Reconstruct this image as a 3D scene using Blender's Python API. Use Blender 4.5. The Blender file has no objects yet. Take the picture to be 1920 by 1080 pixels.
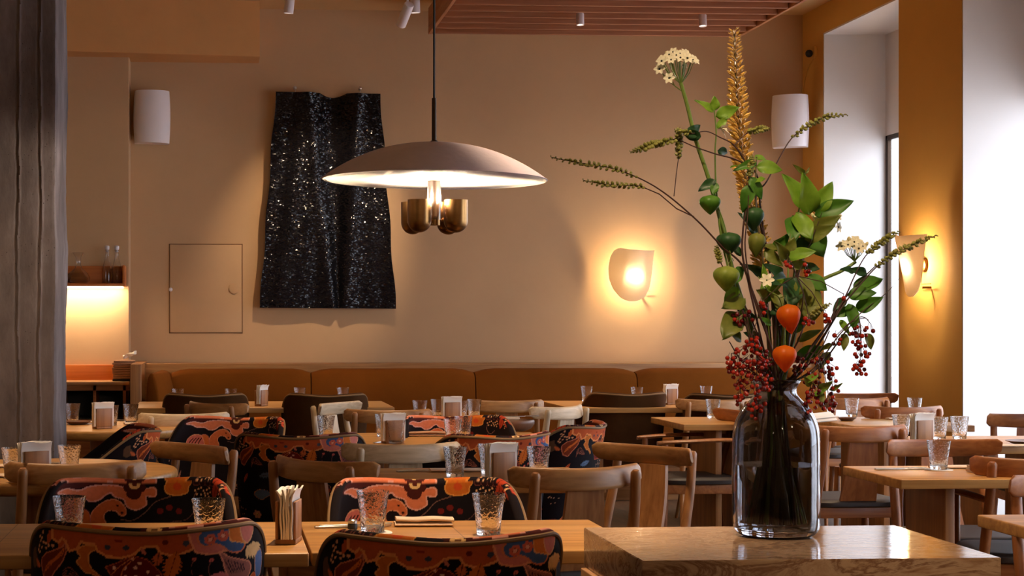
import bpy, bmesh, math, random
import numpy as np
from mathutils import Vector, Matrix
random.seed(7)
PI = math.pi
C = bpy.context.scene.collection
SC = bpy.context.scene

# ---------------------------------------------------------------- camera
TH = math.radians(3.5); CS, SN = math.cos(TH), math.sin(TH)
FP, PX, PY, H = 3150.0, 607.7, 603.0, 1.30
cd = bpy.data.cameras.new('camera'); cam = bpy.data.objects.new('camera', cd); C.objects.link(cam)
cd.sensor_width = 36; cd.lens = FP/1920*36
cd.shift_x = (960-PX)/1920; cd.shift_y = (PY-540)/1920
cd.clip_end = 200
cam.location = (0, 0, H); cam.rotation_euler = (PI/2, 0, -TH)
SC.camera = cam

def at_d(u, v, d):
    k = (u-PX)/FP
    return Vector((d*(SN+k*CS), d*(CS-k*SN), H-(v-PY)/FP*d))
def at_z(u, v, z): return at_d(u, v, (H-z)*FP/(v-PY))
def at_y(u, v, Y): return at_d(u, v, Y/(CS-(u-PX)/FP*SN))
def at_x(u, v, X): return at_d(u, v, X/(SN+(u-PX)/FP*CS))

# ---------------------------------------------------------------- view + world
vs = SC.view_settings
vs.view_transform = 'Standard'; vs.look = 'None'; vs.gamma = 1; vs.use_curve_mapping = False
vs.exposure = 0.62
SC.cycles.max_bounces = 10; SC.cycles.transparent_max_bounces = 16
SC.cycles.transmission_bounces = 8; SC.cycles.glossy_bounces = 4; SC.cycles.diffuse_bounces = 4
SC.cycles.sample_clamp_indirect = 4.0; SC.cycles.blur_glossy = 0.5
SC.cycles.caustics_refractive = True; SC.cycles.caustics_reflective = False
SC.cycles.use_denoising = True
W = bpy.data.worlds.new('sky'); SC.world = W; W.use_nodes = True
bg = W.node_tree.nodes['Background']
bg.inputs[0].default_value = (0.80, 0.86, 1.0, 1); bg.inputs[1].default_value = 5.0

WARM = (1.0, 0.72, 0.45)
def light(name, kind, loc, energy, color=WARM, size=.03, target=None, parent=None, spot=None, blend=.6):
    ld = bpy.data.lights.new(name, kind); ld.energy = energy; ld.color = color
    if kind in ('POINT', 'SPOT'): ld.shadow_soft_size = size
    if kind == 'SPOT': ld.spot_size = math.radians(spot); ld.spot_blend = blend
    o = bpy.data.objects.new(name, ld); C.objects.link(o); o.location = loc
    if target is not None:
        o.rotation_euler = (Vector(target)-Vector(loc)).to_track_quat('-Z', 'Y').to_euler()
    if parent: o.parent = parent; o.matrix_parent_inverse = Matrix.Translation(-Vector(parent.location))
    return o

# ---------------------------------------------------------------- materials
def srgb(r, g, b):
    f = lambda c: (c/255/12.92) if c/255 <= .04045 else ((c/255+.055)/1.055)**2.4
    return (f(r), f(g), f(b))
class NT:
    def __init__(s, name):
        s.m = bpy.data.materials.new(name); s.m.use_nodes = True; s.t = s.m.node_tree
        s.b = s.t.nodes['Principled BSDF']; s.out = s.t.nodes['Material Output']
    def n(s, typ, **kw):
        nd = s.t.nodes.new(typ)
        for k, v in kw.items():
            if k.startswith('_'): setattr(nd, k[1:], v)
            else:
                key = int(k[1:]) if k[0] == 'i' and k[1:].isdigit() else k.replace('__', ' ')
                nd.inputs[key].default_value = v
        return nd
    def l(s, a, b): s.t.links.new(a, b)
    def coord(s, scale=(1, 1, 1), which='Object'):
        tc = s.n('ShaderNodeTexCoord'); mp = s.n('ShaderNodeMapping'); mp.inputs['Scale'].default_value = scale
        s.l(tc.outputs[which], mp.inputs[0]); return mp.outputs[0]
    def ramp(s, fac, stops):
        r = s.n('ShaderNodeValToRGB'); e = r.color_ramp.elements
        while len(e) < len(stops): e.new(.5)
        for i, (p, c) in enumerate(stops): e[i].position = p; e[i].color = (*c, 1)
        s.l(fac, r.inputs[0]); return r.outputs[0]
    def bump(s, h, strength=.3, dist=.01):
        b = s.n('ShaderNodeBump'); b.inputs['Strength'].default_value = strength; b.inputs['Distance'].default_value = dist
        s.l(h, b.inputs['Height']); s.l(b.outputs[0], s.b.inputs['Normal']); return b
def mat(name, col, rough=.5, var=.12, scale=8, bump=0, bscale=60, metal=0, stretch=(1, 1, 1), **kw):
    """procedural base: a colour varied by noise"""
    N = NT(name); b = N.b
    co = N.coord(stretch)
    nz = N.n('ShaderNodeTexNoise', Scale=scale, Detail=5, Roughness=.6); N.l(co, nz.inputs['Vector'])
    lo = tuple(c*(1-var) for c in col); hi = tuple(min(1, c*(1+var)) for c in col)
    N.l(N.ramp(nz.outputs[0], [(.3, lo), (.7, hi)]), b.inputs['Base Color'])
    b.inputs['Roughness'].default_value = rough; b.inputs['Metallic'].default_value = metal
    for k, v in kw.items(): b.inputs[k.replace('__', ' ')].default_value = v
    if bump:
        n2 = N.n('ShaderNodeTexNoise', Scale=bscale, Detail=4); N.l(co, n2.inputs['Vector'])
        N.bump(n2.outputs[0], bump)
    return N.m
def wood(name, c1, c2, rough=.42, axis=0, tiles=False):
    N = NT(name); st = [26, 26, 26]; st[axis] = 1.6
    co = N.coord(tuple(st))
    nz = N.n('ShaderNodeTexNoise', Scale=1.0, Detail=6, Roughness=.55, Distortion=.6); N.l(co, nz.inputs['Vector'])
    st2 = [90, 90, 90]; st2[axis] = 3
    co2 = N.coord(tuple(st2)); n2 = N.n('ShaderNodeTexNoise', Scale=1.0, Detail=3); N.l(co2, n2.inputs['Vector'])
    mx = N.n('ShaderNodeMath', _operation='MULTIPLY_ADD'); mx.inputs[1].default_value = .35
    N.l(n2.outputs[0], mx.inputs[0]); sub = N.n('ShaderNodeMath', _operation='MULTIPLY'); sub.inputs[1].default_value = .7
    N.l(nz.outputs[0], sub.inputs[0]); N.l(sub.outputs[0], mx.inputs[2])
    colr = N.ramp(mx.outputs[0], [(.36, c1), (.66, c2)])
    if tiles:
        cb = N.coord((1, 1, 1)); br = N.n('ShaderNodeTexBrick')
        br.offset = 0.0
        for k, v in {'Scale': 1.0, 'Mortar Size': .0016, 'Brick Width': .62, 'Row Height': .19, 'Bias': 0.0}.items(): br.inputs[k].default_value = v
        br.inputs['Color1'].default_value = (1, 1, 1, 1); br.inputs['Color2'].default_value = (.86, .86, .86, 1); br.inputs['Mortar'].default_value = (.35, .3, .25, 1)
        N.l(cb, br.inputs['Vector'])
        mm = N.n('ShaderNodeMix', _data_type='RGBA', _blend_type='MULTIPLY'); mm.inputs[0].default_value = 1
        N.l(colr, mm.inputs[6]); N.l(br.outputs[0], mm.inputs[7]); colr = mm.outputs[2]
    N.l(colr, N.b.inputs['Base Color'])
    N.b.inputs['Roughness'].default_value = rough
    N.bump(mx.outputs[0], .08, .003)
    return N.m
M = {}
M['plaster'] = mat('wall_plaster', srgb(204, 168, 128), .85, .05, 1.6, .12, 14)
M['plaster_ochre'] = mat('ochre_wall_plaster', srgb(212, 164, 84), .85, .05, 1.6, .12, 14)
M['plaster_white'] = mat('white_reveal_plaster', srgb(226, 220, 216), .8, .02, 2, .05, 20)
M['plaster_soffit_lit'] = mat('soffit_plaster_warm_lit', srgb(222, 166, 104), .85, .05, 3, .12, 20)  # warm lamplight on the soffit is put into this more orange plaster colour
M['ceiling'] = mat('ceiling_paint', srgb(205, 165, 112), .9, .03, 2)
M['floor'] = wood('floor_boards', srgb(58, 40, 28), srgb(92, 66, 44), .5, 1)
M['pave'] = mat('pavement', (.74, .70, .68), .9, .1, 3)
M['oak'] = wood('light_oak', srgb(146, 98, 54), srgb(188, 138, 86), .42, 0)
M['oak_v'] = wood('light_oak_upright', srgb(134, 84, 42), srgb(174, 120, 70), .42, 2)
M['oak_y'] = wood('light_oak_along', srgb(146, 98, 54), srgb(188, 138, 86), .42, 1)
M['oak_pale'] = wood('pale_ash', srgb(176, 150, 118), srgb(214, 190, 158), .45, 0)
M['oak_pale_v'] = wood('pale_ash_upright', srgb(172, 146, 114), srgb(208, 184, 152), .45, 2)
M['oak_red'] = wood('warm_oak', srgb(138, 78, 36), srgb(176, 112, 60), .42, 0)
M['oak_red_v'] = wood('warm_oak_upright', srgb(132, 74, 34), srgb(168, 104, 54), .42, 2)
M['table'] = wood('table_oak', srgb(164, 110, 54), srgb(206, 154, 88), .36, 0)
M['table_tiles'] = wood('table_oak_inlaid', srgb(164, 110, 54), srgb(206, 154, 88), .36, 0, True)
M['slat'] = wood('slat_cedar', srgb(146, 90, 58), srgb(178, 118, 80), .5, 0)
M['slat_y'] = wood('fascia_cedar', srgb(160, 102, 66), srgb(196, 138, 94), .5, 1)
M['orange_wood'] = wood('cherry_panel', srgb(190, 100, 34), srgb(214, 124, 50), .4, 0)
M['gap'] = mat('brown_shadow_gap', srgb(128, 92, 60), .8, .1)
M['black'] = mat('soft_black', (.012, .011, .012), .6, .1)
M['steel'] = mat('brushed_steel', (.62, .6, .58), .28, .08, 30, metal=1)
M['dark_metal'] = mat('dark_bronze', srgb(62, 48, 38), .35, .1, 30, metal=.9)
M['brass'] = mat('aged_brass', srgb(150, 112, 68), .34, .2, 14, metal=1)
M['white_paint'] = mat('white_lacquer', srgb(236, 228, 232), .4, .02)
M['shade_out'] = mat('pendant_plaster', srgb(190, 176, 184), .75, .07, 9, .2, 40)
M['shade_in'] = mat('pendant_inner_white', srgb(250, 240, 222), .6, .01)
M['linen'] = mat('napkin_linen', srgb(222, 196, 170), .9, .05, 30, .15, 200)
M['linen_brown'] = mat('napkin_linen_brown', srgb(176, 132, 100), .9, .06, 30, .15, 200)
M['paper'] = mat('paper_napkin_white', srgb(240, 232, 222), .85, .02)
M['velvet'] = mat('brown_velvet', srgb(72, 44, 20), .9, .22, 9, .1, 120, Specular__IOR__Level=.1)
M['velvet_orange'] = mat('rust_velvet', srgb(116, 64, 16), .9, .08, 5, .08, 120, Specular__IOR__Level=.08)
M['piping'] = mat('olive_piping', srgb(128, 94, 54), .7, .1)
M['seat_dark'] = mat('dark_seat_pad', srgb(46, 36, 32), .55, .1)
M['clay'] = mat('brown_stoneware', srgb(112, 78, 58), .4, .12, 20)
M['berry'] = mat('red_berry', srgb(158, 36, 20), .18, .35, 60, Coat__Weight=.3)
M['berry_dark'] = mat('dark_berry', srgb(96, 14, 16), .2, .35, 60, Coat__Weight=.3)
M['twig'] = mat('dark_twig', srgb(66, 38, 30), .6, .2, 60)
M['stem'] = mat('green_stem', srgb(112, 138, 56), .5, .18, 20, stretch=(4, 4, 1))
M['stem_dark'] = mat('brown_green_stem', srgb(98, 84, 44), .5, .3, 20)
M['bud'] = mat('olive_bud', srgb(140, 140, 66), .5, .5, 160)
M['petal'] = mat('cream_petal', srgb(240, 234, 206), .55, .04, Transmission__Weight=.0, Subsurface__Weight=0.0)
M['petal_bud'] = mat('cream_bud', srgb(226, 216, 160), .55, .1)
M['pistil'] = mat('black_pistil', srgb(30, 34, 22), .3, .1)
M['floret'] = mat('golden_floret', srgb(222, 178, 92), .35, .4, 120)
def leafmat(name, c1, c2, trans=.35):
    N = NT(name); co = N.coord((1, 1, 1)); nz = N.n('ShaderNodeTexNoise', Scale=22, Detail=4); N.l(co, nz.inputs['Vector'])
    c = N.ramp(nz.outputs[0], [(.35, c1), (.68, c2)]); N.l(c, N.b.inputs['Base Color']); N.b.inputs['Roughness'].default_value = .42
    tr = N.n('ShaderNodeBsdfTranslucent'); N.l(c, tr.inputs[0]); mx = N.n('ShaderNodeMixShader'); mx.inputs[0].default_value = trans
    N.l(N.b.outputs[0], mx.inputs[1]); N.l(tr.outputs[0], mx.inputs[2]); N.l(mx.outputs[0], N.out.inputs[0])
    return N.m
M['leaf_lime'] = leafmat('lime_leaf', srgb(112, 158, 40), srgb(164, 204, 72))
M['leaf_green'] = leafmat('green_leaf', srgb(70, 124, 40), srgb(112, 168, 58))
M['leaf_dark'] = leafmat('dark_leaf', srgb(32, 70, 38), srgb(62, 106, 56), .2)
M['leaf_olive'] = leafmat('olive_leaf', srgb(106, 122, 42), srgb(156, 160, 74))
M['lantern'] = leafmat('orange_lantern_husk', srgb(226, 96, 12), srgb(246, 134, 24), .45)
M['husk_green'] = leafmat('green_lantern_husk', srgb(120, 150, 44), srgb(186, 200, 96), .4)

def glassmat(name, col=(1, 1, 1), rough=.0, ior=1.45, bscale=0, bst=.0, dist=.002):
    N = NT(name); b = N.b; b.inputs['Base Color'].default_value = (*col, 1); b.inputs['Roughness'].default_value = rough
    b.inputs['Transmission Weight'].default_value = 1; b.inputs['IOR'].default_value = ior
    if bscale:
        co = N.coord(); vo = N.n('ShaderNodeTexVoronoi', Scale=bscale); N.l(co, vo.inputs['Vector']); N.bump(vo.outputs[0], bst, dist)
    return N.m
M['tumbler'] = glassmat('hammered_glass', (1, 1, 1), .0, 1.45, 120, .5, .002)
M['clear_glass'] = glassmat('clear_glass', (.98, .98, .98))
M['smoke_glass'] = glassmat('smoked_glass', (.36, .36, .39), 0, 1.45, 30, .06, .002)
M['water'] = glassmat('vase_water', (.86, .9, .86), 0, 1.33)
def pane_mat():
    N = NT('window_pane_glass'); tr = N.n('ShaderNodeBsdfTransparent'); gl = N.n('ShaderNodeBsdfGlossy', Roughness=.02)
    lw = N.n('ShaderNodeLayerWeight', Blend=.5); pw = N.n('ShaderNodeMath', _operation='POWER'); pw.inputs[1].default_value = 5; N.l(lw.outputs['Facing'], pw.inputs[0])
    fr = N.n('ShaderNodeMath', _operation='MULTIPLY_ADD'); fr.inputs[1].default_value = .9; fr.inputs[2].default_value = .03; N.l(pw.outputs[0], fr.inputs[0]); mx = N.n('ShaderNodeMixShader')
    co = N.coord((1, 1, 1)); nz = N.n('ShaderNodeTexNoise', Scale=2.0); N.l(co, nz.inputs['Vector'])
    N.l(N.ramp(nz.outputs[0], [(0, (.95, .97, .97)), (1, (.98, .99, .99))]), tr.inputs[0])
    N.l(fr.outputs[0], mx.inputs[0]); N.l(tr.outputs[0], mx.inputs[1]); N.l(gl.outputs[0], mx.inputs[2]); N.l(mx.outputs[0], N.out.inputs[0])
    return N.m
M['pane'] = pane_mat()
def emis(name, col, st):
    N = NT(name); e = N.n('ShaderNodeEmission'); e.inputs[0].default_value = (*col, 1); e.inputs[1].default_value = st
    N.l(e.outputs[0], N.out.inputs[0]); return N.m
M['bulb'] = emis('lit_bulb', (1, .78, .5), 9)
M['led'] = emis('lit_led_strip', (1, .74, .46), 22)
M['lens'] = emis('dim_lamp_lens', (1, .86, .7), 1.6)
M['frosted'] = glassmat('frosted_glass', (1, .95, .88), .3)
def sconce_mat():
    N = NT('sconce_opal'); b = N.b; b.inputs['Base Color'].default_value = (.9, .82, .7, 1); b.inputs['Roughness'].default_value = .5
    tr = N.n('ShaderNodeBsdfTranslucent'); co = N.coord(); nz = N.n('ShaderNodeTexNoise', Scale=6.0); N.l(co, nz.inputs['Vector'])
    N.l(N.ramp(nz.outputs[0], [(0, (.95, .86, .7)), (1, (1, .93, .8))]), tr.inputs[0]); mx = N.n('ShaderNodeMixShader'); mx.inputs[0].default_value = .78
    N.l(b.outputs[0], mx.inputs[1]); N.l(tr.outputs[0], mx.inputs[2]); N.l(mx.outputs[0], N.out.inputs[0])
    return N.m
M['opal'] = sconce_mat()
def concrete():
    N = NT('board_marked_concrete'); b = N.b
    co = N.coord((1, 1, .35)); nz = N.n('ShaderNodeTexNoise', Scale=7, Detail=8, Roughness=.65); N.l(co, nz.inputs['Vector'])
    c = N.ramp(nz.outputs[0], [(.25, srgb(70, 61, 61)), (.5, srgb(104, 94, 94)), (.75, srgb(140, 131, 133))])
    co2 = N.coord(); vo = N.n('ShaderNodeTexVoronoi', Scale=55); N.l(co2, vo.inputs['Vector'])
    pit = N.n('ShaderNodeMath', _operation='LESS_THAN'); pit.inputs[1].default_value = .13; N.l(vo.outputs[0], pit.inputs[0])
    n3 = N.n('ShaderNodeTexNoise', Scale=4.0); N.l(co2, n3.inputs['Vector'])
    gate = N.n('ShaderNodeMath', _operation='GREATER_THAN'); gate.inputs[1].default_value = .55; N.l(n3.outputs[0], gate.inputs[0])
    pm = N.n('ShaderNodeMath', _operation='MULTIPLY'); N.l(pit.outputs[0], pm.inputs[0]); N.l(gate.outputs[0], pm.inputs[1])
    mx = N.n('ShaderNodeMix', _data_type='RGBA'); N.l(pm.outputs[0], mx.inputs[0]); N.l(c, mx.inputs[6]); mx.inputs[7].default_value = (.06, .045, .045, 1)
    N.l(mx.outputs[2], b.inputs['Base Color']); b.inputs['Roughness'].default_value = .85
    h = N.n('ShaderNodeMath', _operation='SUBTRACT'); N.l(nz.outputs[0], h.inputs[0]); N.l(pm.outputs[0], h.inputs[1]); N.bump(h.outputs[0], .6, .01)
    return N.m
M['concrete'] = concrete()
def travertine():
    N = NT('travertine_veined'); b = N.b
    co = N.coord((1.5, 3.0, 4.5)); co.node.inputs['Rotation'].default_value = (.3, .5, .35); nz = N.n('ShaderNodeTexNoise', Scale=1.9, Detail=10, Roughness=.66, Distortion=2.6); N.l(co, nz.inputs['Vector'])
    c = N.ramp(nz.outputs[0], [(.25, srgb(92, 60, 44)), (.38, srgb(156, 120, 92)), (.47, srgb(186, 156, 128)), (.52, srgb(128, 92, 70)), (.57, srgb(182, 150, 120)), (.8, srgb(200, 174, 146))])
    N.l(c, b.inputs['Base Color']); b.inputs['Roughness'].default_value = .09
    co2 = N.coord((9, 34, 40)); n2 = N.n('ShaderNodeTexNoise', Scale=1.6, Detail=5); N.l(co2, n2.inputs['Vector']); N.bump(n2.outputs[0], .12, .003)
    return N.m
M['travertine'] = travertine()
def sequin():
    """every voronoi cell is one sequin with its own random tilt"""
    N = NT('black_sequin_cloth'); b = N.b; b.inputs['Base Color'].default_value = (.006, .006, .009, 1)
    b.inputs['Roughness'].default_value = .13; b.inputs['Specular IOR Level'].default_value = .3
    b.inputs['Coat Weight'].default_value = .0; b.inputs['Coat Roughness'].default_value = .08
    co = N.coord((75, 1, 140)); vo = N.n('ShaderNodeTexVoronoi', Scale=1.0); N.l(co, vo.inputs['Vector'])
    sb = N.n('ShaderNodeVectorMath', _operation='SUBTRACT'); sb.inputs[1].default_value = (.5, .5, .5); N.l(vo.outputs['Color'], sb.inputs[0])
    sc = N.n('ShaderNodeVectorMath', _operation='MULTIPLY'); sc.inputs[1].default_value = (.6, .2, .72); N.l(sb.outputs[0], sc.inputs[0])
    ge = N.n('ShaderNodeNewGeometry'); ad = N.n('ShaderNodeVectorMath', _operation='ADD'); N.l(ge.outputs['Normal'], ad.inputs[0]); N.l(sc.outputs[0], ad.inputs[1])
    no = N.n('ShaderNodeVectorMath', _operation='NORMALIZE'); N.l(ad.outputs[0], no.inputs[0])
    N.l(no.outputs[0], b.inputs['Normal']); N.l(no.outputs[0], b.inputs['Coat Normal'])
    return N.m
M['sequin'] = sequin()
def floral():
    N = NT('printed_floral_velvet'); a = N.n('ShaderNodeAttribute', _attribute_name='Pattern'); b = N.b
    co = N.coord(); nz = N.n('ShaderNodeTexNoise', Scale=90, Detail=3); N.l(co, nz.inputs['Vector'])
    mx = N.n('ShaderNodeMix', _data_type='RGBA', _blend_type='MULTIPLY'); mx.inputs[0].default_value = .3
    N.l(a.outputs['Color'], mx.inputs[6]); N.l(N.ramp(nz.outputs[0], [(.3, (.6, .6, .6)), (.6, (1, 1, 1))]), mx.inputs[7])
    N.l(mx.outputs[2], b.inputs['Base Color']); b.inputs['Roughness'].default_value = .85; b.inputs['Specular IOR Level'].default_value = .12
    return N.m
M['floral'] = floral()

# ---------------------------------------------------------------- mesh building
class MB:
    def __init__(s): s.v = []; s.f = []
    def add(s, vs, fs):
        o = len(s.v); s.v += [tuple(p) for p in vs]; s.f += [tuple(o+i for i in f) for f in fs]; return s
    def box(s, x0, x1, y0, y1, z0, z1, bev=0, mtx=None):
        bm = bmesh.new(); bmesh.ops.create_cube(bm, size=1)
        for v in bm.verts: v.co = Vector(((x0+x1)/2+v.co.x*(x1-x0), (y0+y1)/2+v.co.y*(y1-y0), (z0+z1)/2+v.co.z*(z1-z0)))
        if bev: bmesh.ops.bevel(bm, geom=bm.edges[:], offset=bev, segments=3, affect='EDGES', profile=.5)
        if mtx is not None: bm.transform(mtx)
        bm.verts.index_update()
        s.add([v.co[:] for v in bm.verts], [[v.index for v in f.verts] for f in bm.faces]); bm.free(); return s
    def tube(s, pts, rad, n=10, cap=True):
        pts = [Vector(p) for p in pts]; rad = rad if hasattr(rad, '__len__') else [rad]*len(pts)
        T = []
        for i in range(len(pts)):
            a = pts[max(0, i-1)]; b = pts[min(len(pts)-1, i+1)]; T.append((b-a).normalized())
        ref = Vector((0, 0, 1)) if abs(T[0].z) < .9 else Vector((1, 0, 0))
        nrm = (ref-T[0]*ref.dot(T[0])).normalized(); vsx = []
        for i, p in enumerate(pts):
            nrm = (nrm-T[i]*nrm.dot(T[i])).normalized(); bn = T[i].cross(nrm)
            for k in range(n):
                a = 2*PI*k/n; vsx.append(p+(nrm*math.cos(a)+bn*math.sin(a))*rad[i])
        fs = [(i*n+k, i*n+(k+1) % n, (i+1)*n+(k+1) % n, (i+1)*n+k) for i in range(len(pts)-1) for k in range(n)]
        if cap: fs += [tuple(reversed(range(n))), tuple((len(pts)-1)*n+k for k in range(n))]
        return s.add(vsx, fs)
    def lathe(s, prof, n=32, c=(0, 0, 0), closed=False):
        vsx = []; fs = []; m = len(prof)
        for r, z in prof:
            for k in range(n):
                a = 2*PI*k/n; vsx.append((c[0]+max(r, 1e-5)*math.cos(a), c[1]+max(r, 1e-5)*math.sin(a), c[2]+z))
        for i in range(m-1 if not closed else m):
            j = (i+1) % m
            for k in range(n): fs.append((i*n+k, i*n+(k+1) % n, j*n+(k+1) % n, j*n+k))
        if not closed:
            if prof[0][0] > 1e-4: fs.append(tuple(reversed(range(n))))
            if prof[-1][0] > 1e-4: fs.append(tuple((m-1)*n+k for k in range(n)))
        return s.add(vsx, fs)
    def grid(s, P, closed_u=False, closed_v=False):
        nu, nv = len(P), len(P[0]); vsx = [p for r in P for p in r]; fs = []
        for i in range(nu if closed_u else nu-1):
            for j in range(nv if closed_v else nv-1):
                i2, j2 = (i+1) % nu, (j+1) % nv
                fs.append((i*nv+j, i2*nv+j, i2*nv+j2, i*nv+j2))
        return s.add(vsx, fs)
    def ball(s, c, r, n=10, m=7, sq=(1, 1, 1)):
        c = Vector(c); vsx = [c+Vector((0, 0, r*sq[2]))]; fs = []
        for i in range(1, m):
            t = PI*i/m
            for k in range(n):
                a = 2*PI*k/n; vsx.append(c+Vector((r*sq[0]*math.sin(t)*math.cos(a), r*sq[1]*math.sin(t)*math.sin(a), r*sq[2]*math.cos(t))))
        vsx.append(c-Vector((0, 0, r*sq[2]))); L = len(vsx)-1
        fs += [(0, 1+k, 1+(k+1) % n) for k in range(n)]
        for i in range(m-2): fs += [(1+i*n+k, 1+(i+1)*n+k, 1+(i+1)*n+(k+1) % n, 1+i*n+(k+1) % n) for k in range(n)]
        fs += [(L, 1+(m-2)*n+(k+1) % n, 1+(m-2)*n+k) for k in range(n)]
        return s.add(vsx, fs)
    def mesh(s, name, m, smooth=True, angle=40, fix=True):
        me = bpy.data.meshes.new(name); me.from_pydata(s.v, [], s.f)
        if m: me.materials.append(m)
        if fix:
            bm = bmesh.new(); bm.from_mesh(me); bmesh.ops.remove_doubles(bm, verts=bm.verts[:], dist=2e-6); bmesh.ops.recalc_face_normals(bm, faces=bm.faces[:]); bm.to_mesh(me); bm.free()
        if smooth:
            me.shade_smooth(); me.set_sharp_from_angle(angle=math.radians(angle))
        return me
    def build(s, name, m, parent=None, smooth=True, angle=40, fix=True):
        return link(name, s.mesh(name, m, smooth, angle, fix), parent)
def link(name, me, parent=None, loc=None, rot=None):
    o = bpy.data.objects.new(name, me); C.objects.link(o)
    if parent: o.parent = parent
    if loc is not None: o.location = loc
    if rot is not None: o.rotation_euler = rot
    return o
def tag(o, label, cat, group=None):
    o['label'] = label; o['category'] = cat
    if group: o['group'] = group
    return o
def thing(name, label, cat, loc=(0, 0, 0), rz=0, group=None):
    o = bpy.data.objects.new(name, None); C.objects.link(o); o.empty_display_size = .1
    o.location = loc; o.rotation_euler = (0, 0, rz)
    return tag(o, label, cat, group)
def struct(name, mb, m, smooth=False, parent=None):
    o = mb.build(name, m, parent, smooth=smooth)
    if not parent: o['kind'] = 'structure'
    return o
def dup(root, loc, rz, label, group=None):
    r = root.copy(); C.objects.link(r); r.location = loc; r.rotation_euler = (0, 0, rz); r['label'] = label
    if group: r['group'] = group
    for ch in list(root.children):
        c = ch.copy(); C.objects.link(c); c.parent = r
        for g in list(ch.children):
            d = g.copy(); C.objects.link(d); d.parent = c
    return r
class Kind:
    """first call hands out the prototype itself, later calls hand out copies"""
    def __init__(s, proto): s.p = proto; s.used = False
    def put(s, loc, rz, label, group=None):
        if not s.used:
            s.used = True; s.p.location = loc; s.p.rotation_euler = (0, 0, rz); s.p['label'] = label
            if group: s.p['group'] = group
            return s.p
        return dup(s.p, loc, rz, label, group)
def smooth_path(pts, sub=6):
    pts = [Vector(p) for p in pts]; out = []
    for i in range(len(pts)-1):
        p0 = pts[max(0, i-1)]; p1 = pts[i]; p2 = pts[i+1]; p3 = pts[min(len(pts)-1, i+2)]
        for k in range(sub):
            t = k/sub; out.append(.5*((2*p1)+(p2-p0)*t+(2*p0-5*p1+4*p2-p3)*t*t+(3*p1-p0-3*p2+p3)*t**3))
    out.append(pts[-1]); return out
# ================================================================ THE ROOM
YB, XR, ZC = 13.2, at_y(1505, 300, 13.2).x, 3.755
XL, YN = -6.0, -4.5; XO_ = XR+.53
struct('floor', MB().box(XL-.2, XO_, YN-.2, YB+.3, -.12, 0), M['floor'])
struct('ceiling', MB().box(XL-.2, XO_, YN-.2, YB+.3, ZC, ZC+.15), M['ceiling'])
XN = at_y(243, 300, YB).x
struct('wall_back', MB().box(XN-.05, XO_, YB, YB+.3, 0, ZC), M['plaster'])
YS = 12.97
struct('wall_alcove', MB().box(XL-.2, at_y(242, 300, YS).x, YS, YB+.3, 0, ZC, .006), M['plaster'])
struct('wall_left', MB().box(XL-.2, XL, YN, YS, 0, ZC), M['plaster'])
struct('wall_behind', MB().box(XL-.2, XO_, YN-.2, YN, 0, ZC), M['plaster'])
XW = XR+.47                                   # window plane
Y1a = at_x(1543, 100, XR).y; Y1b = at_x(1685, 100, XR).y; Y2a = at_x(1803, 100, XR).y
op = [(Y1b, Y1a)]
y = Y2a; wd = 1.75; pier = .8
while y-wd > 2.2:
    op.append((y-wd, y)); y -= wd+pier
ZH = at_x(1543, 62, XR).z; ZT = 2.74
# piers and lintels of the right wall (ochre room face; white reveals are a separate skin)
prev = YB; XO = XR+.525
for i, (a, b) in enumerate(op):
    nm = 'wall_right' if i == 0 else 'wall_right_pier'
    struct('wall_right_pier_%d' % (i+1) if i else 'wall_right_corner', MB().box(XR, XO, b, prev, 0, ZC), M['plaster_ochre'])
    struct('wall_right_lintel_%d' % (i+1), MB().box(XR, XO, a, b, ZH, ZC), M['plaster_ochre'])
    rv = MB()
    rv.box(XR+.004, XO-.004, b-.012, b, 0, ZH).box(XR+.004, XO-.004, a, a+.012, 0, ZH).box(XR+.004, XO-.004, a+.012, b-.012, ZH-.012, ZH)
    rv.box(XW+.02, XO-.002, a+.012, b-.012, ZT, ZH-.012)
    struct('trim_%d' % (i+1), rv, M['plaster_white'])
    w = MB(); fx0, fx1 = XW+.02, XW+.055; t = .04
    y0, y1 = a+.012, b-.012
    w.box(fx0, fx1, y0, y0+t, .0, ZT, .004).box(fx0, fx1, y1-t, y1, .0, ZT, .004).box(fx0, fx1, y0, y1, ZT-t, ZT, .004).box(fx0, fx1, y0, y1, 0, .1, .004)
    ym = (y0+y1)/2
    w.box(fx0, fx1, ym-.03, ym+.03, 0, ZT, .004)
    fo = struct('window_%d' % (i+1), w, M['dark_metal'])
    pn = MB().box(fx0+.012, fx0+.018, y0+t, ym-.03, .1, ZT-t).box(fx0+.012, fx0+.018, ym+.03, y1-t, .1, ZT-t)
    pn.build('window_pane', M['pane'], fo, smooth=False)
    hd = MB().box(fx0-.045, fx0-.03, ym-.03, ym+.1, 1.24, 1.262, .004).box(fx0-.045, fx0, ym-.03, ym-.01, 1.235, 1.265, .003)
    hd.build('window_handle', M['brass'], fo)
    prev = a
    # portal: guides daylight sampling through the opening, gives off nothing itself
    ld = bpy.data.lights.new('daylight_portal', 'AREA'); ld.shape = 'RECTANGLE'; ld.size = (b-a)-.05; ld.size_y = ZT-.1
    ld.cycles.is_portal = True
    o = bpy.data.objects.new('daylight_portal', ld); C.objects.link(o); o.location = (XW+.11, (a+b)/2, ZT/2); o.rotation_euler = (0, PI/2, 0)
    o.rotation_euler = (Vector((-1, 0, 0))).to_track_quat('-Z', 'Z').to_euler()
struct('wall_right_end', MB().box(XR, XO, YN, prev, 0, ZC), M['plaster_ochre'])
struct('pavement', MB().box(XR+.75, XR+30, -25, 40, -.2, -.05), M['pave'])
pb = struct('baseboard_back', MB().box(XN, XR, YB-.02, YB, 0, .1, .003), M['oak_red'])

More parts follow.
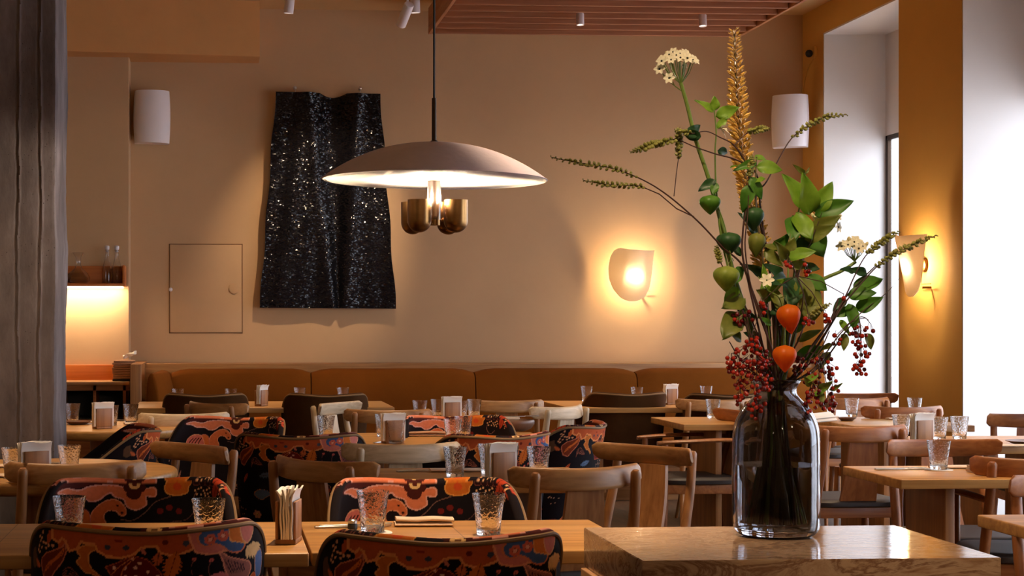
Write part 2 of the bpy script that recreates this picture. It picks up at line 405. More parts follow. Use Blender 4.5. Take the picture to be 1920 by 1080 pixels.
# dropped soffit, upper left, and the concrete column
ZSO = 3.33; a0 = at_z(100, 95, ZSO); a1 = at_z(487, 106, ZSO)
dirv = (a1-a0).normalized(); st = a0-dirv*3.2; nrm = Vector((-dirv.y, dirv.x, 0))
q = [st, a1, Vector((a1.x, YB+.05, 0)), Vector((st.x, YB+.05, 0))]
mb = MB().add([(p.x, p.y, ZSO) for p in q]+[(p.x, p.y, ZC) for p in q], [(0, 1, 2, 3), (4, 7, 6, 5), (0, 4, 5, 1), (1, 5, 6, 2), (2, 6, 7, 3), (3, 7, 4, 0)])
struct('ceiling_soffit', mb, M['plaster_soffit_lit'])
yc = 6.9; xr_ = at_y(105, 400, yc).x; yc2 = yc
k127 = at_y(127, 400, 1.0).x; yc2 = xr_/k127
# column with slightly wandering right arris and board seams on its face
rows = 200; cols = 240; P = []
rnd = np.random.RandomState(3); wob = np.cumsum(rnd.randn(rows+1))*.0008; wob -= np.linspace(wob[0], wob[-1], rows+1)
x0c = xr_-1.05
front = []
seams = [at_y(36, 400, yc).x, at_y(76, 400, yc).x, x0c+.3]
colm = MB(); ring = []
for r in range(rows+1):
    z = ZC*r/rows; row = []
    xe = xr_+wob[r]
    for c in range(cols+1):
        x = x0c+(xe-.012-x0c)*c/cols; dy = 0
        for k, sx in enumerate(seams):
            d = x-sx-.004*math.sin(z*3+k*2)-.004*math.sin(z*11+k)*math.sin(z*4.3)-.0015*math.sin(z*53+k); dy += (-.005*math.exp(-(d/.0035)**2))+.0035*math.exp(-((d+.009)/.005)**2)
        row.append((x, yc+dy, z))
    row.append((xe-.002, yc+.002, z)); row.append((xe, yc+.006, z))
    for c in range(7): row.append((xe+.003*math.sin(z*9+c), yc+.006+(yc2-yc-.016)*(c+1)/7, z))
    row.append((xe-.01, yc2, z)); row.append((x0c, yc2, z)); P.append(row)
colm.grid(P, closed_v=True)
struct('column', colm, M['concrete'], smooth=True)

# slatted timber ceiling panel
xa = at_y(803, 62, 12.8).x; xb = at_y(1387, 70, 12.8).x; zb = at_y(1100, 67, 12.8).z
pan = thing('slatted_ceiling_panel', 'reddish timber slat panel hung under the ceiling above the banquette', 'ceiling panel', (xa, 12.8, zb))
Y0s = 7.2
def local(mb, org):
    mb.v = [(x-org[0], y-org[1], z-org[2]) for x, y, z in mb.v]; return mb
org = (xa, 12.8, zb)
fs = local(MB().box(xa, xa+.025, Y0s, 12.8, zb-.0, zb+.2, .002), org).build('fascia_board', M['slat_y'], pan)
fs2 = local(MB().box(xb-.025, xb, Y0s, 12.8, zb-.0, zb+.06, .002), org).build('fascia_board', M['slat_y'], pan)
local(MB().box(xa+.03, xb-.03, Y0s, 12.8, zb+.17, zb+.19), org).build('backing_board', M['slat'], pan)
y = 12.8; smesh = None
while y > Y0s:
    if smesh is None:
        so = MB().box(0, xb-xa-.06, -.03, 0, 0, .12, .003).build('slat', M['slat'], pan); smesh = so.data
    else: so = link('slat', smesh, pan)
    so.location = (.03, y-12.8, .002); y -= .235

# ---------------------------------------------------------------- ceiling spotlights
def spot_fixture(p, tgt, energy, label, name='ceiling_spotlight', r=.034, L=.15, cone=50, stemz=None, size=.03, col=WARM):
    """p = centre of the lamp's mouth"""
    t = thing(name, label, 'spotlight', p, 0, 'white cylinder spotlights on the ceiling')
    d = (Vector(tgt)-Vector(p)).normalized(); q = d.to_track_quat('-Z', 'Y').to_matrix().to_4x4()
    b = MB().lathe([(0, .012), (r*.8, .012), (r*.86, 0), (r, 0), (r, L-.006), (r*.9, L), (0, L)], 24)
    bo = b.build('lamp_body', M['white_paint'], t); bo.matrix_local = q
    ln = MB().lathe([(0, .012), (r*.78, .012), (r*.78, .008), (0, .008)], 20).build('lens', M['lens'], t); ln.matrix_local = q
    top = Vector(-d*L*.8)
    zt = (stemz or ZC)-p[2]
    MB().tube([top, (top.x, top.y, zt)], .009, 10).lathe([(0, zt-.02), (.035, zt-.02), (.035, zt), (0, zt)], 20, (top.x, top.y, 0)).build('stem_mount', M['white_paint'], t)
    lo = light('spot_beam', 'SPOT', (0, 0, 0), energy, col, size, d, None, cone, .7); lo.parent = t; lo.location = Vector(d)*.01
    return t
SPOTS = []
s1 = at_y(541, 25, 11.9); spot_fixture(s1, s1+Vector((-.3, .3, -3)), 60, 'white cylinder spotlight near the soffit edge, leftmost in view')
s2 = at_y(752, 47, 11.6); spot_fixture(s2, at_y(600, 430, YB), 90, 'tilted white cylinder spotlight aimed at the black wall hanging', cone=46, L=.19)
s3 = at_y(779, 24, 11.9); spot_fixture(s3, s3+Vector((.1, .1, -3)), 60, 'short upright white spotlight just left of the pendant cord')
s4 = at_y(1088, 47, 11.9); spot_fixture(s4, s4+Vector((0, -.3, -3)), 60, 'small white spotlight below the timber slats, left of the two', stemz=zb+.15, L=.085, r=.028)
s5 = at_y(1318, 49, 11.9); spot_fixture(s5, s5+Vector((0, -.4, -3)), 60, 'small white spotlight below the timber slats, right of the two', stemz=zb+.15, L=.085, r=.028)
# the rest of the rows continue over the room, above the frame
def table_spot(x, y, e, cone=46):
    spot_fixture((x, y, 3.42), (x+.05, y+.1, .75), e, 'white cylinder spotlight over the dining tables', cone=cone)
# ================================================================ ON THE WALLS
# access hatch in the back wall
c0 = at_y(317, 457, YB); c1 = at_y(455, 625, YB)
h = thing('access_hatch', 'square plastered access hatch flush in the wall left of the black hanging', 'hatch', (c0.x, YB, c1.z))
w_, h_ = c1.x-c0.x, c0.z-c1.z
MB().box(.008, w_-.008, -.008, -.001, .008, h_-.008, .002).build('hatch_door', M['plaster'], h)
MB().box(0, w_, -.004, -.0005, 0, .006).box(0, w_, -.004, -.0005, h_-.006, h_).box(0, .006, -.004, -.0005, 0, h_).box(w_-.006, w_, -.004, -.0005, 0, h_).build('gap_frame', M['gap'], h)
k = at_y(439, 541, YB); mk = MB().lathe([(.032, 0), (.04, 0), (.04, .007), (.032, .009), (.0, .009)], 28).build('finger_pull', M['plaster'], h); mk.location = (k.x-c0.x, -.008, k.z-c1.z); mk.rotation_euler = (PI/2, 0, 0)
k = at_y(320, 543, YB); mk = MB().ball((0, 0, 0), .016).build('latch_knob', M['white_paint'], h); mk.location = (k.x-c0.x, -.018, k.z-c1.z)

# black sequinned wall hanging
cor = {'tl': (517, 172), 'tr': (713, 176), 'bl': (487, 577), 'br': (742, 579)}
yh = YB-.085
TL, TR, BL, BR = [at_y(*cor[k], yh) for k in ('tl', 'tr', 'bl', 'br')]
base = Vector(((TL.x+TR.x)/2, yh, TL.z))
def cloth_pt(a, b, side):
    l = TL.lerp(BL, b); r = TR.lerp(BR, b)
    bulge = .012*math.sin(PI*b)
    x = (l.x+bulge*0)+(r.x-l.x)*a; z = l.z+(r.z-l.z)*a
    x += .006*math.sin(b*19+(3 if a > .5 else 0))*(1 if abs(a-.5) > .45 else 0)
    # scoop at the waist between the two hanging points
    if .42 < a < .68: z -= (1-b)**8*.03*math.sin(PI*(a-.42)/.26)
    cx = .55+.03*b; wdt = .13*(1-b)**.9+.022
    d = (a-cx)/wdt
    fold = .075*math.exp(-d*d*1.2)*(1-.35*b)
    ripple = .008*math.sin(a*15+b*2.0)+.003*math.sin(a*37+b*5+1)
    y = yh-.012+fold+ripple-.022*math.exp(-((a-cx-wdt*1.5)/.05)**2)*(1-b*.5)-.022*math.exp(-((a-cx+wdt*1.5)/.05)**2)*(1-b*.5)
    if side: y += .007
    return Vector((x, y, z))-base
NA, NB = 110, 150
hang = MB(); F = [[cloth_pt(i/NA, j/NB, 0) for j in range(NB+1)] for i in range(NA+1)]; Bk = [[cloth_pt(i/NA, j/NB, 1) for j in range(NB+1)] for i in range(NA+1)]
hang.grid(F); hang.grid([r[::-1] for r in Bk])
hang.grid([[F[0][j], Bk[0][j]] for j in range(NB+1)]); hang.grid([[F[NA][j], Bk[NA][j]] for j in range(NB+1)])
hang.grid([[F[i][0], Bk[i][0]] for i in range(NA+1)]); hang.grid([[F[i][NB], Bk[i][NB]] for i in range(NA+1)])
ho = hang.build('wall_hanging', M['sequin'], None, angle=80); ho.location = base
tag(ho, 'glossy black sequinned textile wall hanging with a deep centre fold', 'wall hanging')
for i, (u, v) in enumerate(((553, 165), (675, 166))):
    p = at_y(u, v, YB-.075)
    po = MB().tube([(0, .075, 0), (0, -.008, 0)], .005, 10).ball((0, -.012, 0), .014).tube([(0, 0, 0), (.004, 0, -.03), (-.004, .0, -.045)], .003, 6).build('hanging_pin', M['steel'])
    po.location = p
    tag(po, ('left' if i == 0 else 'right')+' steel pin above the black wall hanging', 'pin')

# loudspeakers
def speaker(p, rz, label):
    t = thing('wall_speaker', label, 'speaker', p, rz, 'white wall speakers')
    W_, H_, D_ = .285, .405, .17
    P = []
    for iz in range(13):
        z = (iz/12-.5); s = 1-.10*(z*2)**2*.6
        zz = z*H_; row = []
        for k in range(25):
            a = -PI/2+PI*k/24
            row.append((math.sin(a)*W_/2*s, -abs(math.cos(a))**.7*D_*.75*s-.02, zz))
        row.append((W_/2*s*.96, 0.02, zz)); row.append((-W_/2*s*.96, .02, zz)); P.append(row)
    mb = MB().grid(P, closed_v=True); n = len(P[0]); mb.f.append(tuple(range(n))); mb.f.append(tuple(12*n+k for k in range(n)))
    mb.build('speaker_cabinet', M['white_paint'], t, angle=50)
    MB().box(-.03, .03, .02, .09, -.09, .09, .004).box(-.05, .05, .085, .10, -.13, .13, .003).build('bracket', M['black'], t)
    return t
p = at_y(284, 221, YB-.12); speaker((p.x, YB-.10, p.z), math.radians(8), 'white wall speaker high on the wall left of the black hanging')
p = at_x(1480, 229, XR-.14); speaker((XR-.20, YB-.30, at_y(1480, 229, YB-.3).z), math.radians(-28), 'white wall speaker high in the right-hand corner behind the flowers')
# small sensor with cable, on the corner pier
p = at_x(1524, 98, XR-.02)
t = thing('wall_sensor', 'small round wall sensor with cable above the corner speaker', 'sensor', (XR, p.y, p.z))
MB().lathe([(.0, 0), (.05, 0), (.05, .012), (.042, .02), (0, .022)], 24).build('mount', M['plaster_ochre'], t).rotation_euler = (0, -PI/2, 0)
MB().ball((-.05, 0, -.01), .03).build('sensor_head', M['black'], t)
MB().tube(smooth_path([(-.006, .03, -.04), (-.006, .2, -.15), (-.006, .32, -.4), (-.006, .34, -.62)]), .005, 8).build('cable', M['plaster_ochre'], t)

# wall lights
def sconce(p, rz, label, e):
    t = thing('wall_sconce', label, 'wall light', p, rz, 'opal petal wall lights')
    out = [(245, 430), (265, 290), (300, 210), (350, 180), (480, 205), (650, 215), (835, 205), (830, 300), (800, 500), (765, 700), (700, 810), (600, 855), (500, 860), (400, 820), (300, 700), (250, 550)]
    s = .148/3150*YB; top = sorted([(x, y) for x, y in out if y < 300 or x in (245,)]); 
    TX = [245, 265, 300, 350, 480, 650, 800, 838]; TYv = [430, 290, 212, 180, 203, 214, 209, 205]
    BX = [245, 255, 300, 400, 500, 600, 700, 765, 800, 838]; BYv = [430, 570, 700, 820, 860, 855, 810, 700, 500, 215]
    n, m = 34, 26; P = []; Pb = []
    for i in range(n+1):
        a = i/n; x = 245+593*(.5-.5*math.cos(PI*a)); yt = np.interp(x, TX, TYv); yb_ = np.interp(x, BX, BYv)
        r = []; rb = []
        for j in range(m+1):
            y = yt+(yb_-yt)*j/m
            X = (x-542)*s; Z = (520-y)*s
            h = (860-y)/680
            off = .045+(.16*(.35+.65*h))*(1-((x-542)/300)**2*.85)
            r.append((X, -off, Z)); rb.append((X, -off+.006, Z))
        P.append(r); Pb.append(rb)
    mb = MB().grid(P).grid([q[::-1] for q in Pb])
    mb.grid([[P[i][0], Pb[i][0]] for i in range(n+1)]).grid([[P[i][m], Pb[i][m]] for i in range(n+1)])
    mb.build('shade', M['opal'], t, angle=60)
    MB().lathe([(0, 0), (.045, 0), (.045, .02), (.02, .03), (0, .03)], 24).tube([(0, 0, .02), (0, 0, .05)], .012, 10).build('wall_plate', M['brass'], t).rotation_euler = (PI/2, 0, 0)
    MB().box(-.03, .16, -.035, -.03, -.13, -.125).tube([(.09, 0, -.15), (.09, -.06, -.15)], .008, 8).build('shade_clip', M['brass'], t)
    MB().ball((0, -.07, 0), .022, 12, 8, (1, 1, 1.5)).build('bulb', M['bulb'], t)
    lo = light('sconce_light', 'POINT', (0, 0, 0), e, (1, .70, .38), .03); lo.parent = t; lo.location = (.01, -.14, -.01)
    return t
p = at_y(1180, 516, YB); sconce(p, 0, 'glowing opal petal wall light on the back wall right of the pendant', 21)
p = at_x(1735, 497, XR); sconce(p, -PI/2, 'glowing opal petal wall light seen side-on, on the ochre pier between windows', 21)

# bottle shelf in the alcove
p0 = at_y(60, 500, YS); p1 = at_y(237, 538, YS)
sh = thing('wall_shelf', 'open wooden box shelf with a light strip below, holding carafes and bottles', 'shelf', (p1.x, YS, p1.z))
Ls = p1.x-p0.x; sd = .2
MB().box(-Ls, 0, -sd, 0, 0, .022, .003).build('shelf_board', M['orange_wood'], sh)
MB().box(-Ls, 0, -.02, 0, .022, .16, .003).build('shelf_back', M['orange_wood'], sh)
MB().box(-.018, 0, -sd, 0, .022, .16, .003).build('shelf_end', M['orange_wood'], sh)
MB().box(-Ls+.02, -.02, -sd+.03, -.03, -.010, -.001).build('light_strip', M['led'], sh)
def bottle(p, prof, label, cat, name, stop=None, inner=.0025, glass='clear_glass', grp=None):
    pr = prof+[(max(r-inner, .001), z+(inner*2 if i == 0 else 0)) for i, (r, z) in reversed(list(enumerate(prof)))]
    t = thing(name, label, cat, p, 0, grp)
    MB().lathe(pr, 28, closed=False).build('glass_body', M[glass], t)
    if stop: MB().lathe(stop, 20).build('stopper', M['white_paint'], t)
    return t
zs = p1.z+.023
for i, (u, lab) in enumerate(((201, 'tall clear stoppered bottle on the shelf, left of the pair'), (219, 'tall clear stoppered bottle on the shelf, right of the pair'))):
    q = at_y(u, 500, YS-.09)
    bottle((q.x, YS-.09, zs), [(.0, 0), (.036, 0), (.038, .01), (.038, .10), (.03, .14), (.014, .20), (.013, .25), (.016, .255)], lab, 'bottle', 'stoppered_bottle', [(.001, .24), (.011, .24), (.011, .256), (.018, .262), (.018, .285), (.008, .292), (.001, .292)])
for i, (u, lab) in enumerate(((147, 'wide-bellied clear carafe on the shelf beside the concrete column'), (110, 'clear carafe on the shelf, mostly behind the concrete column'))):
    q = at_y(u, 500, YS-.1)
    bottle((q.x, YS-.1, zs), [(.0, 0), (.06, 0), (.085, .02), (.09, .045), (.07, .08), (.03, .115), (.02, .14), (.02, .2), (.045, .235)], lab, 'carafe', 'glass_carafe')

# ================================================================ SIDEBOARD + BANQUETTE
q0 = at_y(60, 716, YS-.45); q1 = at_y(243, 716, YS-.45)
ztop = q1.z
sb = thing('sideboard', 'low wooden sideboard with open dark cubbies under the alcove shelf', 'sideboard', (q1.x, YS, 0))
Lb = 2.3; D = .45
MB().box(-Lb, 0, -D, -.03, ztop-.025, ztop, .003).build('worktop', M['oak'], sb)
zup = at_y(200, 684, YS-.03).z
MB().box(-Lb, 0, -.03, -.002, ztop-.02, zup, .003).build('upstand', M['orange_wood'], sb)
MB().box(-Lb, -.0, -D+.02, -D+.04, .0, ztop-.16-.12).box(-Lb, 0, -D+.02, -D+.04, ztop-.065, ztop-.025).box(-Lb, 0, -.05, -.03, 0, ztop-.025).build('front_panel', M['oak_red'], sb)
xd = [at_y(u, 740, YS-D).x-q1.x for u in (177, 233)]
dv = MB()
for x in xd+[xd[0]-.24*k for k in range(1, 6)]: dv.box(x-.011, x+.011, -D+.02, -.05, .0, ztop-.025)
dv.build('divider', M['oak_red'], sb)
MB().box(-Lb, 0, -D+.05, -.055, ztop-.29, ztop-.27).box(-Lb, 0, -.056, -.051, ztop-.27, ztop-.03).build('cubby_liner', M['black'], sb)
# stack of folded menus
q = at_y(233, 712, YS-.25)
for i in range(9):
    o = MB().box(-.11, .11, -.08, .08, 0, .013, .004).build('folded_napkin', M['linen_brown'] if i else M['black'])
    o.location = (q.x-.0+random.uniform(-.006, .006), YS-.25, ztop+.001+i*.0175); o.rotation_euler = (0, 0, random.uniform(-.05, .05)); o.scale = (.72, 1, 1.15)
    tag(o, 'brown folded napkin in the stack at the sideboard end, beside the banquette' if i else 'black folded cloth at the bottom of the napkin stack on the sideboard', 'napkin', 'napkins stacked on the sideboard')
o = MB().grid([[(-.05+.1*a/6, .02*math.sin(a)+.05*b/4-.02, .012*a/6*3+.015*math.sin(b*2+a*.7)) for b in range(5)] for a in range(7)])
sol = o.build('paper_napkin', M['paper']); md = sol.modifiers.new('thick', 'SOLIDIFY'); md.thickness = .003
sol.location = (q.x+.04, YS-.25, ztop+.001+9*.0175+.022); tag(sol, 'crumpled white paper napkin on top of the napkin stack', 'napkin')

# banquette
YF = 12.15   # front of the backrest cushions
bx0 = at_y(252, 690, 12.5).x; bx1 = XR-.02
bq = thing('banquette', 'long built-in bench with rust velvet back along the back wall', 'bench', (bx0, YB, 0))
def L(mb): return local(mb, (bx0, YB, 0))
ztl = at_y(700, 681, YB-.25).z
L(MB().box(bx0+.02, bx1, YB-.35, YB-.02, 0, ztl, .004)).build('timber_back', M['oak'], bq)
pe0 = at_y(244, 683, 12.2).x; pe1 = at_y(270, 683, 12.2).x
L(MB().box(pe0, pe1-.02, 12.2, YB-.02, 0, at_y(257, 683, 12.2).z, .004)).build('end_panel', M['oak_v'], bq)
zc_ = at_y(700, 691, 12.7).z
edges = [at_y(u, 700, 12.6).x for u in (320, 584, 893, 1197, 1480, 1800)]; edges[-1] = bx1
for i in range(len(edges)-1):
    a, b = edges[i]+.004, edges[i+1]-.004
    P = []
    prof = [(12.84, .46), (12.84, zc_-.03), (12.80, zc_-.005), (12.74, zc_), (12.68, zc_-.012), (12.64, zc_-.04), (12.60, .70), (12.57, .46)]
    n = 16
    for k in range(n+1):
        x = a+(b-a)*k/n; s = min(k, n-k); ins = {0: .03, 1: .008}.get(s, 0)
        if s == 0: x = a if k == 0 else b
        P.append([(x-bx0, max(min(y, 12.84-ins), 12.5+ins) if j else y, z-ins*(z > .6)) for j, (y, z) in enumerate(prof)])
        P[-1] = [(p[0], p[1]-YB, p[2]) for p in P[-1]]
    mb = MB().grid(P, closed_v=True); m_ = len(prof); mb.f.append(tuple(range(m_))); mb.f.append(tuple(n*m_+k for k in range(m_)))
    mb.build('back_cushion', M['velvet_orange'], bq, angle=60)
# rounded end cushion at the left
xe0 = pe1-.01; P = []
for k in range(15):
    t_ = k/14*PI/2; r = .27
    x = xe0+r*math.sin(t_)*1.0; y = 12.84-0.0
    row = []
    yy = 12.25+(12.80-12.25)*(k/14)**1.3
    row = [(xe0+.02, yy, .46), (xe0+.02, yy, zc_-.02), (xe0+.02+.13*(.4+.6*math.sin(t_)), yy-.01, zc_), (xe0+.05+.17*(.4+.6*math.sin(t_)), yy-.02, zc_-.04-.12*(1-k/14)), (xe0+.05+.2*(.3+.7*math.sin(t_)), yy-.03, .46)]
    P.append([(a-bx0, b-YB, c) for a, b, c in row])
mb = MB().grid(P, closed_v=True); mb.f.append(tuple(range(5))); mb.f.append(tuple(14*5+k for k in range(5)))
eo = mb.build('end_cushion', M['velvet_orange'], bq, angle=70); sm = eo.modifiers.new('round', 'SUBSURF'); sm.levels = 2; sm.render_levels = 2
L(MB().box(pe1, bx1, 12.0, 12.85, .30, .46, .03)).build('seat_cushion', M['velvet_orange'], bq)
L(MB().box(pe1, bx1, 12.08, 12.8, 0, .30)).build('base', M['oak'], bq)

# ================================================================ PENDANT
RY = 6.07
pp = at_y(814, 337, RY); R = .41
pen = thing('pendant_lamp', 'wide white dome pendant lamp with four brass cups over the middle table', 'pendant lamp', pp)
outp = []; zt_ = at_y(814, 268, RY).z-pp.z
prof = []
for k in range(25):
    a = k/24; r = R*math.sin(a*PI/2) if False else R*a
    prof.append((r, zt_*(1-a**2.25)))
inner = [(r, z-.008) for r, z in prof[:-1]]+[(R-.004, -.003)]
mb = MB().lathe([(R-.004, -.003)]+prof[::-1], 96); so = mb.build('shade', M['shade_out'], pen, angle=60)
mb = MB().lathe(inner, 96); si = mb.build('shade_lining', M['shade_in'], pen, angle=60)
for o in (so, si): o.rotation_euler = (0, math.radians(.9), 0)
zr = at_y(814, 184, RY).z-pp.z
MB().tube([(0, 0, zt_-.01), (0, 0, zr)], .0085, 12).lathe([(.014, zt_-.002), (.014, zt_+.006), (.0085, zt_+.01)], 16).build('rod', M['dark_metal'], pen)
MB().tube([(0, 0, zr), (0, 0, ZC-pp.z)], .004, 8).lathe([(.0, ZC-pp.z-.03), (.06, ZC-pp.z-.03), (.06, ZC-pp.z), (0, ZC-pp.z)], 24).build('cord', M['black'], pen)
zcup = at_y(814, 438, RY).z-pp.z; hc = .118
MB().lathe([(.0225, zcup+.05), (.0245, zcup+.05), (.0245, zt_-.02), (.0225, zt_-.02)], 28, closed=True).build('glass_tube', M['frosted'], pen)
MB().tube([(0, 0, zcup+.045), (0, 0, zt_)], .006, 10).lathe([(0, zcup+.03), (.022, zcup+.03), (.022, zcup+.062), (0, zcup+.062)], 24).build('core', M['brass'], pen)
rc = .043
for k in range(4):
    a = math.radians(49+90*k); cx, cy = .094*math.cos(a), .094*math.sin(a)
    pr = [(rc*math.sin(PI/2*i/8), zcup+rc*(1-math.cos(PI/2*i/8))) for i in range(9)]+[(rc, zcup+hc), (rc-.003, zcup+hc), (rc-.003, zcup+rc)]+[((rc-.003)*math.sin(PI/2*i/8), zcup+.003+rc*(1-math.cos(PI/2*i/8))) for i in range(7, -1, -1)]
    cup = MB().lathe(pr, 36).tube([(-cx*.6, -cy*.6, zcup+.05), (-cx*.3, -cy*.3, zcup+.05)], .006, 8).build('brass_cup', M['brass'], pen); cup.location = (cx, cy, 0)
    MB().lathe([(.0, zcup+.03), (.012, zcup+.03), (.018, zcup+.06), (.022, zcup+.085), (.014, zcup+.104), (0, zcup+.108)], 20).build('bulb', M['bulb'], cup)
    lo = light('cup_light', 'POINT', (0, 0, 0), 18, (1, .80, .58), .018); lo.parent = pen; lo.location = (cx, cy, zcup+hc+.012)
# ================================================================ CHAIRS
def fill_poly(img, pts, col, sc, s0):
    pts = np.array(pts, float); x = (pts[:, 0]-s0)*sc; y = pts[:, 1]*sc
    h, w, _ = img.shape
    x0, x1 = max(0, int(x.min())), min(w, int(x.max())+2); y0, y1 = max(0, int(y.min())), min(h, int(y.max())+2)
    if x0 >= x1 or y0 >= y1: return
    gx, gy = np.meshgrid(np.arange(x0, x1)+.5, np.arange(y0, y1)+.5); ins = np.zeros(gx.shape, bool); n = len(x); j = n-1
    for i in range(n):
        c = ((y[i] > gy) != (y[j] > gy)) & (gx < (x[j]-x[i])*(gy-y[i])/((y[j]-y[i]) or 1e-9)+x[i]); ins ^= c; j = i
    img[y0:y1, x0:x1][ins] = col
class Paint:
    SC_, S0 = 1000, -.46
    def __init__(s, cx, cy, px):  # picture-crop frame -> metres on the cloth
        s.img = np.zeros((620, 920, 3)); s.img[:] = srgb(24, 16, 20); s.cx, s.cy, s.px = cx, cy, px
    def m(s, p): return ((p[0]-s.cx)/s.px, (p[1]-s.cy)/s.px)
    def poly(s, pts, col, smooth=0, outline=None, ow=7):
        P = [Vector((*s.m(p), 0)) for p in pts]
        if smooth:
            Q = P+[P[0]]; out = []; n = len(P)
            for i in range(n):
                p0, p1, p2, p3 = P[i-1], P[i], P[(i+1) % n], P[(i+2) % n]
                for k in range(6):
                    t = k/6; out.append(.5*((2*p1)+(p2-p0)*t+(2*p0-5*p1+4*p2-p3)*t*t+(3*p1-p0-3*p2+p3)*t**3))
            P = out
        P2 = [(p.x, p.y) for p in P]
        if outline is not None:
            s.line(P2+[P2[0]], outline, ow/s.px, raw=True)
            fill_poly(s.img, P2, srgb(*col), s.SC_, s.S0); s.line(P2+[P2[0]], outline, ow*.6/s.px, raw=True)
        else: fill_poly(s.img, P2, srgb(*col), s.SC_, s.S0)
    def line(s, pts, col, w, raw=False):
        if not raw:
            P = smooth_path([(*s.m(p), 0) for p in pts], 8); pts = [(p.x, p.y) for p in P]; w = w/s.px
        for a, b in zip(pts[:-1], pts[1:]):
            d = np.array(b)-np.array(a); L_ = np.hypot(*d)
            if L_ < 1e-6: continue
            nn = np.array((-d[1], d[0]))/L_*w/2; e = d/L_*w/3
            fill_poly(s.img, [a-e+nn, b+e+nn, b+e-nn, a-e-nn], srgb(*col), s.SC_, s.S0)
    def dot(s, c, r, col, sq=1, outline=None):
        pts = [(c[0]+r*math.cos(2*PI*k/14), c[1]+r*sq*math.sin(2*PI*k/14)) for k in range(14)]
        if outline: s.dot(c, r*1.22, outline, sq)
        s.poly(pts, col)
    def leaf(s, a, b, w, col, teeth=6, rib=None):
        a = np.array(a, float); b = np.array(b, float); d = b-a; L_ = np.hypot(*d); n_ = np.array((-d[1], d[0]))/L_; L1, R1 = [], []
        for k in range(teeth*2+1):
            t = k/(teeth*2); ww = w*math.sin(PI*min(1, t*.9+.05))*(1 if k % 2 else .62); sh = d*(.05 if k % 2 else -.02)
            L1.append(a+d*t+n_*ww+sh); R1.append(a+d*t-n_*ww+sh)
        s.poly([tuple(p) for p in L1+[b]+R1[::-1]], col)
        if rib: s.line([tuple(a), tuple((a+b)/2), tuple(b)], rib, 5)
    def filler(s, seed, x0, x1, y0, y1, n):
        r = random.Random(seed); cols = [(196, 84, 40), (222, 128, 96), (150, 56, 34), (92, 112, 140), (206, 118, 52), (120, 50, 44), (214, 150, 120)]
        for _ in range(n):
            x, y = r.uniform(x0, x1), r.uniform(y0, y1); k = r.random(); c = r.choice(cols)
            if k < .3: a = r.uniform(0, 6.3); l_ = r.uniform(90, 240); s.leaf((x, y), (x+l_*math.cos(a), y+l_*math.sin(a)), r.uniform(22, 50), c, 6, (60, 26, 20))
            elif k < .5:
                for q in range(7): s.dot((x+r.uniform(-70, 70), y+r.uniform(-60, 60)), 9, (226, 168, 130))
            elif k < .72:
                rr = r.uniform(24, 60)
                for q in range(6): s.dot((x+rr*.9*math.cos(q*PI/3), y+rr*.9*math.sin(q*PI/3)), rr*.52, c)
                s.dot((x, y), rr*.42, (232, 190, 120)); s.dot((x, y), rr*.2, (70, 26, 20))
            elif k < .88:
                s.poly([(x+r.uniform(60, 120)*math.cos(q*.9), y+r.uniform(40, 90)*math.sin(q*.9)) for q in range(7)], c, 1, (230, 150, 90), 6)
            else: s.line([(x, y), (x+60, y+50), (x+20, y+120), (x+120, y+150)], (170, 110, 80), 7)
# outer face of the tub chairs
A = Paint(1110, 722, 3316)
A.filler(5, -200, 2400, 1120, 2300, 60)
OR, ORL, PK = (188, 84, 42), (232, 142, 82), (212, 116, 100)
A.leaf((540, 860), (600, 720), 50, (200, 90, 40), 4); A.leaf((440, 840), (470, 730), 30, (190, 84, 34), 3)
A.poly([(480, 660), (485, 790), (530, 815), (560, 780), (590, 800), (610, 870), (660, 850), (690, 790), (735, 800), (775, 795), (800, 850), (860, 882), (950, 884), (1020, 862), (1065, 812), (1110, 802), (1165, 800), (1190, 850), (1250, 872), (1330, 862), (1395, 836), (1400, 660)], OR, 0, ORL, 22)
A.poly([(1380, 660), (1400, 840), (1450, 880), (1520, 895), (1580, 885), (1615, 862), (1640, 660)], PK, 1, (236, 150, 110), 18)
A.poly([(1440, 730), (1430, 790), (1470, 830), (1540, 825), (1590, 850), (1625, 885), (1690, 910), (1740, 890), (1760, 820), (1650, 760), (1600, 690)], (70, 92, 132), 1, (222, 120, 80), 14)
A.poly([(1650, 660), (1640, 800), (1700, 830), (1780, 840), (1830, 760), (1800, 660)], (224, 120, 50), 1, (240, 160, 90), 12)
A.poly([(1730, 690), (1730, 790), (1780, 850), (1830, 790), (1840, 690)], (222, 128, 112), 1, (236, 172, 120), 10)
for c in ((1504, 784), (1590, 768)):
    for q in range(7): A.dot((c[0]+26*math.cos(q*.9), c[1]+26*math.sin(q*.9)), 16, (212, 96, 72))
    A.dot(c, 15, (238, 160, 130), 1, (96, 30, 30))
for c, r_ in (((860, 814), 20), ((975, 812), 20), ((1348, 792), 22)): A.dot(c, r_, (66, 66, 78))
A.dot((1218, 772), 20, (110, 34, 20)); A.dot((930, 760), 26, (140, 44, 22), .5)
for i in range(9):
    a = .2+i*.17; A.leaf((1780+60*math.cos(a), 830+40*math.sin(a)), (1780+190*math.cos(a), 830+150*math.sin(a)), 20, (240, 190, 130), 1)
for c in ((390, 750), (356, 772), (362, 810), (345, 840), (332, 868), (350, 890), (376, 862), (395, 826), (420, 836), (422, 872), (448, 852), (485, 848), (380, 790)): A.dot(c, 12, (216, 150, 108))
A.poly([(580, 820), (560, 850), (500, 880), (430, 910), (375, 950), (372, 1000), (395, 1090), (450, 1120), (500, 1040), (560, 960), (590, 880)], (120, 48, 24), 0, (208, 116, 84), 12)
